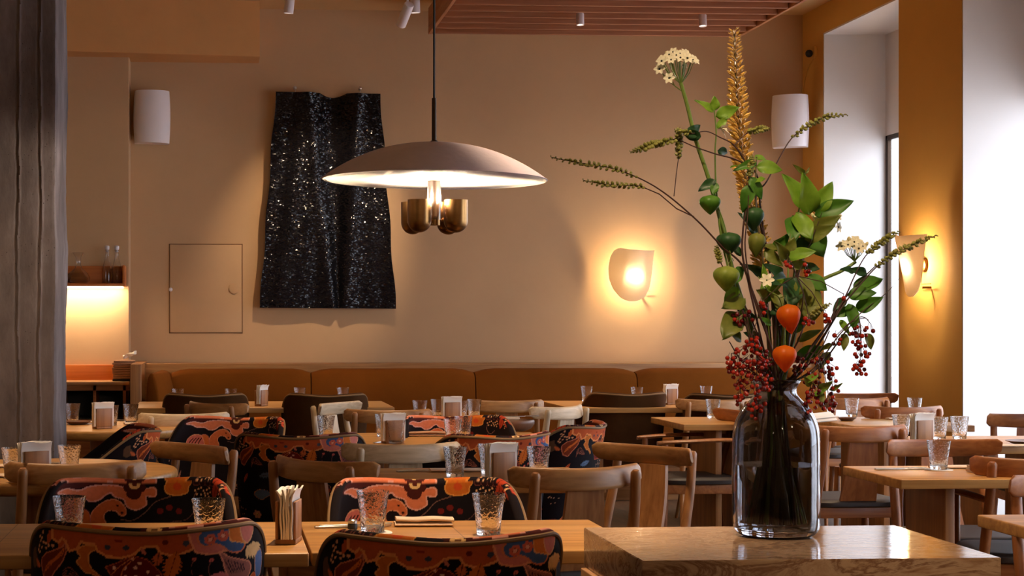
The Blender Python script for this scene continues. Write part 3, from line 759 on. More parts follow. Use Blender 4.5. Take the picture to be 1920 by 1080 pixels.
for k in range(7): A.line([(400+k*22, 1070-k*24), (440+k*20, 990-k*14), (500+k*12, 950-k*16)], (214, 106, 40), 8)
A.poly([(770, 812), (700, 826), (668, 870), (690, 905), (662, 945), (690, 985), (720, 1020), (770, 1030), (820, 1080), (822, 1050), (760, 990), (738, 930), (745, 870), (785, 840)], (196, 104, 40), 1, (226, 144, 76), 10)
A.poly([(850, 965), (1025, 870), (1110, 905), (1180, 990), (1225, 1080), (1200, 1170), (1000, 1170), (920, 1060), (880, 1020)], (104, 24, 18), 0, (190, 90, 50), 8)
for c in ((1018, 896), (1060, 928), (902, 966), (970, 965), (1033, 964), (1110, 994), (968, 1030), (1034, 1030), (1074, 1056), (1130, 1052), (1172, 1028), (1000, 1090), (1100, 1110)): A.dot(c, 12, (232, 176, 150))
A.line([(1020, 880), (940, 950), (890, 1010)], (214, 120, 70), 6); A.line([(1030, 890), (960, 970), (940, 1060)], (214, 120, 70), 6)
A.leaf((1290, 850), (1235, 1060), 66, (206, 104, 34), 8, (120, 50, 20)); A.leaf((1180, 850), (1165, 950), 40, (196, 96, 50), 5, (90, 40, 20))
A.leaf((1070, 815), (1095, 865), 18, (200, 110, 90), 2)
for c in ((1400, 920), (1512, 942), (1345, 1060), (1290, 1085), (1440, 1060)):
    A.dot(c, 15, (208, 96, 84)); A.line([(c[0], c[1]), (c[0]-20, c[1]+60), (c[0]-10, c[1]+120)], (120, 70, 60), 5)
A.poly([(1572, 895), (1590, 960), (1610, 1040), (1660, 1120), (1760, 1130), (1815, 1060), (1800, 1000), (1720, 970), (1640, 940)], (160, 96, 84), 1, (226, 140, 110), 12)
for k in range(7): A.line([(1600+k*24, 950+k*10), (1620+k*22, 1000+k*8), (1650+k*18, 1060)], (58, 32, 40), 8)
A.poly([(1490, 1080), (1540, 1046), (1600, 1050), (1640, 1120), (1500, 1150)], (206, 110, 110), 1)
A.poly([(1870, 960), (1900, 910), (1960, 890), (1990, 940), (1980, 1020), (1940, 1090), (1880, 1100)], (84, 104, 150), 1, (190, 140, 120), 8)
A.poly([(230, 880), (290, 850), (300, 900), (330, 960), (270, 1010), (225, 980)], (96, 66, 46), 1); A.leaf((300, 940), (350, 1010), 24, (200, 96, 50), 4)
for k in range(5): A.line([(700-k*10, 1090), (620-k*10, 1000+k*20), (560, 1030+k*24)], (150, 84, 64), 6)
# inner face
B = Paint(1020, 330, 2485)
B.filler(11, -100, 2200, 720, 1900, 60)
B.poly([(400, 345), (900, 335), (960, 380), (900, 430), (700, 400), (420, 440)], (74, 26, 20), 1)
B.poly([(420, 425), (520, 405), (620, 425), (700, 402), (800, 396), (880, 402), (935, 420), (1000, 440), (1110, 420), (1118, 478), (1060, 480), (1060, 540), (1000, 575), (945, 550), (925, 500), (870, 480), (840, 450), (800, 470), (760, 500), (700, 505), (650, 475), (560, 468), (500, 440)], (214, 118, 80), 1, (224, 158, 142), 12)
for q in range(6): B.dot((990+44*math.cos(q*PI/3+.5), 396+44*math.sin(q*PI/3+.5)), 32, (72, 26, 20))
B.poly([(960, 420), (940, 470), (990, 505), (1030, 470), (1020, 420)], (72, 26, 20), 1); B.dot((990, 396), 34, (236, 190, 126)); B.dot((990, 396), 14, (90, 34, 20))
B.poly([(700, 700), (712, 600), (760, 540), (820, 505), (880, 505), (920, 540), (938, 580), (930, 612), (900, 610), (872, 580), (820, 580), (795, 620), (810, 700)], (206, 106, 62), 1, (226, 148, 112), 8)
B.poly([(560, 700), (590, 600), (640, 560), (690, 580), (705, 640), (690, 700)], (206, 104, 50), 1, (196, 110, 96), 8); B.dot((884, 543), 8, (30, 14, 12)); B.dot((914, 596), 10, (60, 24, 20))
B.poly([(620, 580), (560, 560), (500, 570), (440, 610), (420, 690), (450, 760), (560, 740), (650, 690)], (202, 104, 88), 1, (226, 150, 110), 10)
for k in range(4): B.line([(450+k*45, 740), (460+k*42, 660), (520+k*34, 600)], (70, 28, 24), 12)
B.poly([(1180, 420), (1200, 370), (1250, 345), (1330, 340), (1370, 360), (1340, 410), (1330, 450), (1260, 470), (1200, 460)], (196, 104, 34), 1, (220, 148, 70), 9); B.dot((1262, 410), 28, (206, 78, 34))
for q in range(4): B.dot((1400+q*50, 372), 27, (40, 16, 20), .8, (112, 60, 50))
for c in ((1390, 432), (1418, 420), (1440, 408), (1460, 432), (1490, 420), (1514, 408), (1404, 456), (1440, 460), (1478, 464), (1500, 448), (1524, 436), (1510, 470), (1470, 446), (1628, 440), (1650, 462), (1640, 484), (1664, 436)): B.dot(c, 8, (232, 176, 130))
B.leaf((1560, 490), (1600, 350), 42, (176, 62, 34), 7, (90, 30, 20)); B.leaf((1690, 470), (1620, 360), 30, (190, 72, 44), 6, (90, 30, 20))
B.line([(900, 640), (980, 650), (1060, 590), (1120, 520), (1220, 480)], (120, 84, 74), 6); B.line([(1180, 690), (1240, 660), (1330, 640), (1400, 560)], (100, 66, 60), 5)
B.line([(1400, 440), (1380, 500), (1420, 560), (1480, 520)], (130, 90, 80), 6)
for c in ((1150, 585), (1210, 560), (1275, 585)): B.dot(c, 22, (110, 28, 22))

def shell_chair(printed, prefix):
    name = 'floral_tub_chair' if printed else 'velvet_tub_chair'
    t = thing(name, prefix, 'armchair')
    Wd, Dp, TK = .278, .265, .030
    amax = math.radians(128); na = 480 if printed else 70; nb = 170 if printed else 26
    ph = np.linspace(-amax, amax, 1601)
    def sp(v, e): return math.copysign(abs(v)**e, v)
    plan = [Vector((Wd*sp(math.sin(a), .72), -Dp*sp(math.cos(a), .62), 0)) for a in ph]
    for p in plan:
        if p.y > 0: p.y *= .9
    arc = [0]
    for a, b in zip(plan[:-1], plan[1:]): arc.append(arc[-1]+(b-a).length)
    mid = np.interp(0, ph, arc); arc = np.array([a-mid for a in arc])
    # columns dense across the back, sparser round the arms
    w = np.where(np.abs(arc) < .38, 1.0, .35); cw = np.cumsum(w*np.gradient(arc)); tg = np.interp(np.linspace(cw[0], cw[-1], na+1), cw, arc)
    plan = [Vector((np.interp(a, arc, [q.x for q in plan]), np.interp(a, arc, [q.y for q in plan]), 0)) for a in tg]; arc = list(tg)
    nr = []
    for i in range(na+1):
        d = (plan[min(na, i+1)]-plan[max(0, i-1)]).normalized(); nr.append(Vector((d.y, -d.x, 0)))
    def ztop(s):
        a = abs(s); t_ = min(1, max(0, (a-.24)/.26)); t_ = t_*t_*(3-2*t_)
        z = .85-.175*t_-.012*math.exp(-(s/.14)**2)
        return z-max(0, (a-.60))*.5
    zb = .36; P = []; cols = []
    nrim = 7
    for i in range(na+1):
        row = []; s = arc[i]; zt = ztop(s); back = max(0, 1-(abs(s)/.42)**2)
        n_ = nr[i] if (nr[i].dot(plan[i]) > 0) else -nr[i]
        def place(z, off):
            h = max(0, (z-zb)/(.85-zb)); p = plan[i].copy()
            sc_ = .90+.10*min(1, h*1.4); lean = -.075*h*back
            q = Vector((p.x*sc_, p.y*sc_+lean, z)); return q+n_*off
        for j in range(nb+1):
            z = zb+(zt-TK/2-zb)*j/nb; row.append(place(z, 0)); cols.append((0, s*.84, max(.002, ztop(s)-z-.018)+max(0, .84-ztop(s))*.8))
        for k in range(1, nrim):
            a = PI*k/nrim; row.append(place(zt-TK/2+math.sin(a)*TK/2, -TK/2+math.cos(a)*TK/2)); cols.append((1, s*.84, 0.012+.045*k/nrim+max(0, .84-zt)*.8))
        for j in range(nb+1):
            z = zt-TK/2+(zb-(zt-TK/2))*j/nb; row.append(place(z, -TK)); cols.append((1, s*.84, max(.02, .85-z)))
        P.append(row)
    mb = MB().grid(P, closed_v=True); m_ = len(P[0])
    mb.f.append(tuple(range(m_))); mb.f.append(tuple(na*m_+k for k in range(m_)))
    me = mb.mesh('backrest', M['floral'] if printed else M['velvet'], angle=70, fix=False)
    if printed:
        arr = np.array(cols); S0, SCL = Paint.S0, Paint.SC_
        out = np.zeros((len(arr), 4)); out[:, 3] = 1
        for side, pt in ((0, A), (1, B)):
            k = arr[:, 0] == side; sgn = 1 if side == 0 else -1
            xi = np.clip(((sgn*arr[k, 1]-S0)*SCL).astype(int), 0, pt.img.shape[1]-1); yi = np.clip((arr[k, 2]*SCL).astype(int), 0, pt.img.shape[0]-1)
            out[k, :3] = pt.img[yi, xi]
        ca = me.color_attributes.new('Pattern', 'FLOAT_COLOR', 'POINT'); ca.data.foreach_set('color', out.ravel())
    link('backrest', me, t)
    # piping along the outer top edge and down the front edges
    pts = [P[i][nb] for i in range(0, na+1, max(1, na//70))]
    pts = [P[0][int(nb*k/4)] for k in range(0, 4)]+pts+[P[na][int(nb*k/4)] for k in (3, 2, 1, 0)]
    MB().tube([p+Vector((0, 0, .003)) for p in pts], .0055, 8).build('piping', M['piping'], t)
    sp_ = []
    for k in range(40):
        a = 2*PI*k/40; sp_.append((.235*sp(math.cos(a), .6), .01+.235*sp(math.sin(a), .6)))
    G = [[(x*.9, y*.9, .37) for x, y in sp_], [(x, y, .38) for x, y in sp_], [(x*1.02, y*1.02, .42) for x, y in sp_], [(x, y, .455) for x, y in sp_], [(x*.93, y*.93, .47) for x, y in sp_], [(x*.6, y*.6, .478) for x, y in sp_], [(0, 0, .48)]*40]
    MB().grid(G, closed_v=True).build('seat', M['velvet'] , t, angle=60)
    MB().box(-.19, .19, -.17, .19, .33, .372, .01).build('seat_frame', M['black'], t)
    for sx, sy in ((-1, -1), (1, -1), (-1, 1), (1, 1)):
        MB().tube([(sx*.16, .01+sy*.15, .345), (sx*.21, .01+sy*.21, 0)], [.017, .010], 12).build('leg', M['oak_v'], t)
    return t
def wood_chair(h='oak', arms=False, seat='seat_dark'):
    t = thing('wooden_armchair' if arms else 'wooden_dining_chair', '', 'chair')
    wv = M[h+'_v'] if h != 'oak' else M['oak_v']; wh = M[h]
    ZR = .82
    # top rail: bent board, ends reaching round towards the sitter
    P = []; N = 28
    for i in range(N+1):
        a = -1+2*i/N; x = .243*a; y = -.285+.085*a*a
        hh = .037-.003*a*a; th = .0125; e = 1
        if abs(a) > .96: e = math.sqrt(max(0, 1-((abs(a)-.96)/.04)**2))*.4+.6
        zc = ZR-.042+.010*a*a
        row = []
        for k in range(14):
            b = 2*PI*k/14; cy = math.copysign(abs(math.cos(b))**.6, math.cos(b)); cz = math.copysign(abs(math.sin(b))**.5, math.sin(b))
            row.append((x, y+th*cy*e+cz*.006, zc+hh*cz*e))
        P.append(row)
    mb = MB().grid(P, closed_v=True); mb.f.append(tuple(range(14))); mb.f.append(tuple(N*14+k for k in range(14)))
    mb.build('top_rail', wh, t, angle=45)
    # splat
    S = []
    for i in range(9):
        a = i/8; z = .45+(ZR-.078-.45)*a; y = -.205-.068*a-.012*math.sin(PI*a); w_ = .088-.022*a
        S.append([(-w_, y-.008, z), (w_, y-.008, z), (w_, y+.008, z), (-w_, y+.008, z)])
    mb = MB().grid(S, closed_v=True); mb.f += [(0, 1, 2, 3), (32, 33, 34, 35)]
    mb.build('splat', wv, t, angle=30)
    for sx in (-1, 1):
        pts = smooth_path([(sx*.215, -.245, 0), (sx*.205, -.212, .30), (sx*.197, -.213, .46), (sx*.188, -.262, .66), (sx*.183, -.282, .795)], 5)
        rad = [.0115+.0075*min(1, p.z/.45)-.002*max(0, (p.z-.6)/.2) for p in pts]
        pts.append(pts[-1]+Vector((0, -.002, .009))); rad.append(rad[-1]*.62)
        MB().tube(pts, rad, 14).build('back_post', wv, t)
        top = .655 if arms else .44
        MB().tube([(sx*.215, .215, 0), (sx*.213, .205, .3), (sx*.212, .2, top)], [.0115, .0185, .016], 12).build('front_leg', wv, t)
        if arms:
            ap = smooth_path([(sx*.192, -.262, .665), (sx*.225, -.12, .672), (sx*.24, .05, .668), (sx*.222, .2, .66), (sx*.215, .245, .655)], 5); G = []
            for i, p in enumerate(ap):
                f_ = i/(len(ap)-1); wd_ = .014+.018*math.sin(PI*min(1, f_*1.1)); row = []
                for k in range(10):
                    b = 2*PI*k/10; row.append((p.x+math.cos(b)*wd_, p.y, p.z+.011*math.sin(b)))
                G.append(row)
            mb = MB().grid(G, closed_v=True); mb.f.append(tuple(range(10))); mb.f.append(tuple((len(ap)-1)*10+k for k in range(10)))
            mb.build('armrest', M['oak_y'] if h == 'oak' else wh, t, angle=50)
    MB().box(-.2, .2, -.205, -.185, .385, .435, .004).box(-.2, .2, .19, .21, .385, .435, .004).box(-.21, -.19, -.2, .2, .385, .435, .004).box(.19, .21, -.2, .2, .385, .435, .004).build('seat_frame', wh, t)
    G = []
    for z, s_ in ((.436, .96), (.44, 1.0), (.458, 1.01), (.468, .97), (.472, .8), (.473, .0)):
        G.append([(.232*s_*math.copysign(abs(math.cos(2*PI*k/36))**.5, math.cos(2*PI*k/36)), .225*s_*math.copysign(abs(math.sin(2*PI*k/36))**.5, math.sin(2*PI*k/36)), z) for k in range(36)])
    MB().grid(G, closed_v=True).build('seat', M[seat], t, angle=50)
    return t

K_floral = Kind(shell_chair(True, '')); K_velvet = Kind(shell_chair(False, ''))
def put_shell(K, u, v, deg, label, grp, du=0):
    th = math.radians(deg); top = at_z(u, v, .85)
    # the point of the rim seen is the back's centre: move from it to the chair's centre
    off = Vector((math.sin(th), -math.cos(th), 0))*.335*(1 if abs(du) < 1e-6 else du)
    return K.put((top.x-off.x, top.y-off.y, 0), th, label, grp)
GF, GV, GW = 'floral print tub chairs', 'brown velvet tub chairs at the banquette', 'light wooden chairs'
put_shell(K_floral, 277, 981, 2, 'black-and-orange floral tub chair at the front left, back to the viewer', GF)
put_shell(K_floral, 846, 1000, -1, 'black-and-orange floral tub chair at the front centre, beside the stone block', GF)
put_shell(K_floral, 262, 890, 181, 'floral tub chair behind the front left table, facing the viewer', GF)
put_shell(K_floral, 785, 890, 179, 'floral tub chair behind the front centre table with two tumblers, facing the viewer', GF)
put_shell(K_floral, 558, 812, -6, 'floral tub chair left of centre, back turned, behind the dark napkin holder', GF)
put_shell(K_floral, 452, 778, 162, 'floral tub chair turned aside with its bright inner wing showing, left of centre', GF)
put_shell(K_floral, 848, 776, 180, 'floral tub chair below the pendant, only its top edge above the tumblers', GF)
put_shell(K_floral, 962, 812, 22, 'floral tub chair right of the pendant, behind the glowing napkin holder', GF)
put_shell(K_floral, 1128, 792, 62, 'floral tub chair in side view, in front of the large brown velvet chair', GF)
put_shell(K_floral, 300, 797, 96, 'floral tub chair in dark side view beside the round table and column', GF)
put_shell(K_velvet, 385, 737, 0, 'brown velvet tub chair nearest the left end of the banquette', GV)
put_shell(K_velvet, 614, 737, 0, 'brown velvet tub chair at the banquette, below the black wall hanging', GV)
put_shell(K_velvet, 1187, 735, 2, 'large brown velvet tub chair at the banquette, below the wall light', GV)
put_shell(K_velvet, 1374, 737, 0, 'brown velvet tub chair at the banquette, half behind the red berries', GV)

K_oak = Kind(wood_chair('oak')); K_pale = Kind(wood_chair('oak_pale')); K_red = Kind(wood_chair('oak_red')); K_arm = Kind(wood_chair('oak_red', True))
def put_wood(K, u, v, deg, label):
    th = math.radians(deg); top = at_z(u, v, .81); off = Vector((math.sin(th), -math.cos(th), 0))*.27
    return K.put((top.x-off.x, top.y-off.y, 0), th, label, GW)
put_wood(K_oak, 1096, 880, 14, 'light wooden chair with wide splat, just behind the stone block at its left end')
put_wood(K_oak, 1224, 838, 126, 'wooden chair turned sideways, between the floral side-view chair and the vase')
put_wood(K_pale, 760, 836, 7, 'pale ash chair with grained rail lit by the pendant, centre of the room')
put_wood(K_oak, 586, 866, -46, 'wooden chair in shade behind the front napkin holder')
put_wood(K_oak, 145, 872, 9, 'wooden chair with long rail at the left, in front of the column')
put_wood(K_oak, 380, 836, 128, 'wooden chair turned aside between the left round table and floral chairs')
put_wood(K_pale, 348, 778, 8, 'pale chair left of the bright-winged floral chair, at the round table')
put_wood(K_oak, 394, 758, -44, 'wooden chair in front of the leftmost brown velvet chair')
put_wood(K_pale, 620, 757, 236, 'pale narrow-looking chair in front of the second brown velvet chair')
put_wood(K_oak, 728, 771, -4, 'wooden chair left of the far napkin holder, back to the viewer')
put_wood(K_oak, 950, 753, 0, 'wooden chair behind the brown stoneware bowl')
put_wood(K_pale, 1061, 764, 42, 'pale chair turned aside, between the bowl and the large velvet chair')
put_wood(K_oak, 1345, 751, 0, 'wooden chair left of the vase neck, behind the table with one tumbler')
put_wood(K_red, 1612, 749, 8, 'wooden chair right of the vase with its rail against the bright window')
put_wood(K_red, 1702, 765, 3, 'wooden chair behind the large square napkin holder')
put_wood(K_red, 1618, 802, 2, 'dark-looking wooden chair with broad splat, directly right of the vase')
put_wood(K_arm, 1756, 826, 182, 'wooden armchair behind the right-hand table with one tumbler, facing the viewer')
put_wood(K_arm, 1962, 864, -13, 'wooden armchair at the right edge, back to the viewer, at the one-tumbler table')
put_wood(K_arm, 2012, 893, 181, 'wooden armchair cut by the right edge, facing the viewer, nearest on that side')
put_wood(K_red, 1932, 778, 172, 'wooden chair against the white window reveal at the right edge')
put_wood(K_red, 1610, 739, 180, 'farthest wooden chair beside the window, only its top showing')
th = math.radians(90); top = at_z(1388, 772, .81)
K_arm.put((top.x-.27, top.y, 0), th, 'wooden armchair in side view, immediately left of the vase', GW)
# ================================================================ TABLES
ZT_ = .75
def rect_table(ub, vb, vf, label, right_of=None, x_right=None, x_left=None, m='table', th=.034, legs='slab', anchor='left', pos=None, edge_u=None):
    """back edge at image height vb, front edge at vf; one side edge passes through (ub, vb)"""
    Yb = at_z(ub, vb, ZT_).y; Yf = at_z(ub, vf, ZT_).y; xe = at_z(ub, vb, ZT_).x
    x0, x1 = (xe, x_right) if anchor == 'left' else (x_left, xe)
    t = thing('dining_table', label, 'table', ((x0+x1)/2, (Yb+Yf)/2, 0)); hw, hd = (x1-x0)/2, (Yb-Yf)/2
    MB().box(-hw, hw, -hd, hd, ZT_-th, ZT_, .004).build('tabletop', M[m], t)
    lg = 'oak_v'
    for s in (-1, 1):
        MB().box(s*(hw-.22)-.018, s*(hw-.22)+.018, -hd+.1, hd-.1, .03, ZT_-th, .004).build('leg', M[lg], t)
        MB().box(s*(hw-.22)-.03, s*(hw-.22)+.03, -hd+.04, hd-.04, 0, .03, .006).build('foot', M[lg], t)
    return t
def X_at(u, Y): return at_y(u, 700, Y).x
rect_table(557, 978, 1037, 'oak table with fine inlaid lines at the front left, behind the floral chair', x_left=X_at(557, 4.2)-1.5, anchor='right', m='table_tiles')
rect_table(562, 978, 1036, 'oak table at the front centre carrying two tumblers and a folded napkin', x_right=at_z(1095, 969, ZT_).x, m='table_tiles')
rect_table(1066, 876, 906, 'oak table in the middle under the pendant, with a glowing napkin holder', x_left=X_at(690, 6.0), anchor='right')
rect_table(600, 812, 838, 'oak table left of the pendant, behind the pale ash chair', x_right=X_at(1030, 7.8))
rect_table(758, 779, 794, 'oak table with four tumblers just in front of the banquette tables, below the pendant', x_right=X_at(925, 10))
rect_table(262, 753, 765, 'long oak banquette table at the left, behind two velvet chairs', x_right=X_at(738, 10.8))
rect_table(1015, 751.5, 765, 'long oak banquette table at the right, behind the large velvet chair', x_right=X_at(1480, 10.8))
rect_table(1220, 782, 796, 'oak table left of the vase with one tumbler near its middle', x_right=X_at(1440, 9.3))
rect_table(1500, 782, 799, 'oak table behind the vase shoulder on the window side', x_right=X_at(1735, 9.3))
rect_table(1672, 818, 838, 'oak table with a large square napkin holder near the windows', x_right=X_at(1990, 7.7))
rect_table(1580, 874, 900, 'oak table at the right with one tumbler on a coaster', x_right=X_at(2060, 6.1))
rect_table(1832, 965, 1010, 'oak table corner cut by the right edge of the picture', x_right=X_at(2300, 4.5))
def round_table(p, r, label, th=.05):
    t = thing('round_table', label, 'table', (p.x, p.y, 0))
    MB().lathe([(0, ZT_-th), (r-.03, ZT_-th), (r-.008, ZT_-th*.75), (r, ZT_-th*.45), (r-.002, ZT_-.006), (r-.008, ZT_), (0, ZT_)], 72).build('tabletop', M['table'], t)
    MB().lathe([(0, .03), (.075, .03), (.075, ZT_-th), (0, ZT_-th)], 40).build('pedestal', M['oak_v'], t)
    MB().lathe([(0, 0), (.25, 0), (.25, .02), (.08, .03), (0, .03)], 48).build('base', M['oak'], t)
    return t
TJ = at_z(196, 799, ZT_); round_table(TJ, .44, 'round oak pedestal table beside the concrete column')
TK = at_z(66, 884, ZT_); TK.y += .08; round_table(TK, .52, 'round oak table at the left edge, in front of the concrete column')

# ================================================================ TABLEWARE
def tumbler():
    t = tag(MB().lathe([(0, 0), (.0285, 0), (.0305, .003), (.0345, .05), (.0425, .1045), (.0428, .106), (.0415, .106), (.041, .1045), (.0325, .05), (.0288, .017), (.0262, .0135), (0, .0125)], 48).build('glass_tumbler', M['tumbler'], angle=60), '', 'glass', 'hammered glass tumblers')
    return t
KG = Kind(tumbler())
def glass(u, vt, label, z=ZT_):
    p = at_z(u, vt, z+.106); return KG.put((p.x, p.y, z+.0006), random.uniform(0, 6), label)
G_ = [
 (699, 923, 'hammered tumbler on a coaster beside the folded napkin, front centre table'),
 (916, 926, 'hammered tumbler at the right of the front centre table, brightly lit base'),
 (130, 931, 'hammered tumbler at far left, standing behind the front left floral chair'),
 (391, 936, 'hammered tumbler behind the right corner of the front left floral chair'),
 (853, 838, 'tumbler on the middle table, just left of the glowing napkin holder'),
 (918, 833, 'tumbler directly in front of the glowing napkin holder'),
 (951, 835, 'tumbler half hidden behind the glowing napkin holder'),
 (1010, 838, 'tumbler on the middle table above the wooden chair behind the stone block'),
 (25, 840, 'tumbler at the very left edge on the round table'),
 (64, 831, 'tumbler behind the small napkin holder, in front of the concrete column'),
 (130, 835, 'tumbler in front of the right edge of the concrete column'),
 (136, 757, 'tumbler partly hidden by the column on the far round table'),
 (208, 760, 'tumbler beside the napkins on the far round table'),
 (245, 758, 'tumbler at the right of the far round table'),
 (188, 755, 'tumbler behind the napkins on the far round table'),
 (742, 788, 'tumbler above the left end of the pale ash chair'),
 (719, 777, 'tumbler behind a napkin holder, above the pale ash chair'),
 (849, 786, 'front one of two overlapping tumblers below the pendant cups'),
 (869, 781, 'rear one of two overlapping tumblers below the pendant cups'),
 (611, 780, 'tumbler rising above the floral chair left of centre'),
 (787, 751, 'leftmost of the four tumblers behind the pendant chair top'),
 (821, 749, 'tumbler left of the small far napkin holder below the pendant'),
 (864, 752, 'tumbler right of the small far napkin holder, partly hidden'),
 (889, 749, 'rightmost of the four tumblers behind the pendant chair top'),
 (333, 729, 'tumbler at the left end of the banquette, behind a velvet chair'),
 (433, 729, 'tumbler rim showing above the leftmost velvet chair'),
 (562, 727, 'tumbler rim above the left of the second velvet chair'),
 (643, 727, 'tumbler rim above the right of the second velvet chair'),
 (1100, 724, 'tumbler on the banquette table left of the large velvet chair'),
 (1194, 726, 'tumbler rim above the middle of the large velvet chair'),
 (1324, 724, 'tumbler on the banquette table left of the berries'),
 (1337, 749, 'tumbler on the small table immediately left of the vase berries'),
 (1597, 747, 'tumbler against the bright window, right of the vase neck'),
 (1715, 746, 'tumbler in front of the ochre pier'),
 (1690, 778, 'tumbler behind a chair rail, left of the large napkin holder'),
 (1760, 782, 'tumbler directly right of the large napkin holder'),
 (1799, 781, 'second tumbler right of the large napkin holder'),
 (1760, 828, 'tumbler on a coaster on the right-hand table'),
]
for u, v, l in G_: glass(u, v, l)

def coaster(u, vt, label):
    p = at_z(u, vt, ZT_+.106)
    o = MB().lathe([(0, 0), (.05, 0), (.051, .001), (.05, .003), (0, .003)], 40).build('coaster', M['paper']); o.location = (p.x, p.y, ZT_+.0002)
    return tag(o, label, 'coaster', 'round paper coasters')
for o, (u, v) in zip([o for o in C.objects if o.name.startswith('glass_tumbler')], [(a, b) for a, b, _ in G_]):
    if (u, v) in ((699, 923), (1760, 828)): o.location.z += .0032
coaster(699, 923, 'round paper coaster under the tumbler on the front centre table')
coaster(1760, 828, 'round paper coaster under the tumbler on the right-hand table')

# napkin holders: a small oak block with two cheeks; the paper napkins stand in it
def napkin_sheet(seed, fold):
    r = random.Random(seed); P = []
    for i in range(9):
        a = i/8; row = []
        for j in range(11):
            b = j/10; x = -.055+.11*a
            y = .0012*math.sin(b*9+seed)+.002*math.sin(a*5+seed*2)*b
            row.append((x, y+fold*max(0, b-.75)**2*.15, .122*b+.003*math.sin(a*7+seed)*(b > .95)))
        P.append(row)
    mb = MB().grid(P); mb.grid([[(x, y+.0045, z) for x, y, z in r_][::-1] for r_ in P])
    for i0 in (0, 8): mb.grid([[P[i0][j], (P[i0][j][0], P[i0][j][1]+.0045, P[i0][j][2])] for j in range(11)])
    for j0 in (0, 10): mb.grid([[P[i][j0], (P[i][j0][0], P[i][j0][1]+.0045, P[i][j0][2])] for i in range(9)])
    return mb.mesh('paper_napkin', M['paper'], angle=60)
NS = [napkin_sheet(k, f) for k, f in enumerate((-1, -.5, 0, .5, 1))]
def holder_kind():
    t = thing('napkin_holder', '', 'napkin holder', (0, 0, 0), 0, 'small oak napkin holders')
    MB().box(-.045, .045, -.026, .026, 0, .012, .002).build('base', M['oak_v'], t)
    for s in (-1, 1): MB().box(-.045, .045, s*.0225-.0035, s*.0225+.0035, .012, .105, .002).build('cheek', M['oak_v'], t)
    return t
KH = Kind(holder_kind())
def napkins(u, vt, deg, label, nlab, n=5, z=ZT_, sx=1, ztop=.126):
    p = at_z(u, vt, z+ztop); th = math.radians(deg); o = KH.put((p.x, p.y, z+.0005), th, label)
    g = 'paper napkins standing in the '+nlab
    for k in range(n):
        off = -.0185+.0074*k*(5/n)*.86; m = link('paper_napkin', NS[k % 5]); m.location = (p.x-math.sin(th)*off, p.y+math.cos(th)*off, z+.0135); m.rotation_euler = (0, 0, th)
        tag(m, 'white paper napkin standing in the '+nlab, 'napkin', g)
napkins(541, 922, 78, 'slim oak napkin holder between the two front tables', 'holder between the two front tables')
napkins(938, 836, 24, 'oak napkin holder lit brightly on the middle table', 'brightly lit holder on the middle table')
napkins(64, 834, 30, 'oak napkin holder on the left round table in front of the column', 'holder in front of the concrete column')
napkins(192, 758, 30, 'oak napkin holder on the far round table beside the column', 'holder on the far round table', 4)
napkins(736, 779, 20, 'dark-sided oak napkin holder above the pale ash chair', 'holder above the pale ash chair', 4)
napkins(846, 747, 15, 'small oak napkin holder among the four far tumblers below the pendant', 'holder among the four far tumblers', 4)
napkins(490, 725, 60, 'small oak napkin holder on the left banquette table', 'holder on the left banquette table', 3)
napkins(1256, 723, 30, 'small oak napkin holder above the right of the large velvet chair', 'holder above the large velvet chair', 3)
napkins(1728, 779, 20, 'broad oak napkin holder between tumblers on the window side', 'broad holder on the window side', 5)

def cloth_napkin(u, v, w, d, deg, label, layers=2, m='linen', z=ZT_):
    p = at_z(u, v, z); P = []
    hgt = .011
    t = thing('folded_napkin', label, 'napkin', (p.x, p.y, z+.0008), math.radians(deg), 'folded cloth napkins')
    for k in range(layers):
        G = []
        for i in range(21):
            a = i/20; x = -w/2+w*a; e = .0012*math.sin(a*9+k*2); row = []
            for q in range(12):
                b = 2*PI*q/12; cy = math.copysign(abs(math.cos(b))**.5, math.cos(b)); cz = math.copysign(abs(math.sin(b))**.8, math.sin(b))
                row.append((x+.004*k, d/2*cy*(1-.04*k), hgt*(k+.5)+e*(k > 0)+hgt*.47*cz+(.0015 if k else 0)))
            G.append(row)
        mb = MB().grid(G, closed_v=True); mb.f.append(tuple(range(12))); mb.f.append(tuple(20*12+k2 for k2 in range(12)))
        mb.build('fold', M[m], t, angle=70)
    return t
cloth_napkin(793, 986, .155, .06, -2, 'thick folded beige napkin between the two front tumblers')
cloth_napkin(862, 884, .22, .07, 0, 'folded napkin with cutlery left of the glowing holder', 1)
cloth_napkin(1010, 900, .2, .08, -6, 'folded napkin behind the wooden chair rail on the middle table', 1)
cloth_napkin(960, 893, .09, .06, -6, 'small folded napkin beside the glowing holder', 1)
cloth_napkin(622, 827, .16, .07, 0, 'folded napkin left on the table behind the pale ash chair', 1)
cloth_napkin(790, 818, .22, .07, 0, 'folded brown napkin below the floral chair under the pendant', 2, 'linen_brown')
cloth_napkin(1870, 886, .2, .09, -8, 'folded pale napkin on the right-hand table, beside the armchair post', 2)
cloth_napkin(1795, 878, .2, .06, 0, 'folded napkin behind the tumbler on the coaster, right-hand table', 1)
cloth_napkin(1400, 785, .16, .06, 0, 'folded napkin left of the vase on the small table', 1)
cloth_napkin(1690, 787, .16, .06, 0, 'folded napkin behind the napkin-holder table, window side', 1)
cloth_napkin(30, 894, .2, .08, 5, 'folded napkin at the left edge of the left round table', 1)
cloth_napkin(20, 876, .16, .07, 5, 'second folded napkin at the far left edge, behind the first', 1)
cloth_napkin(168, 793, .14, .06, 0, 'folded napkin beside the column on the far round table', 1)
cloth_napkin(254, 796, .12, .07, 10, 'folded napkin at the right rim of the far round table', 1)
cloth_napkin(1880, 838, .2, .07, -5, 'folded napkin by the plate near the right edge', 1)

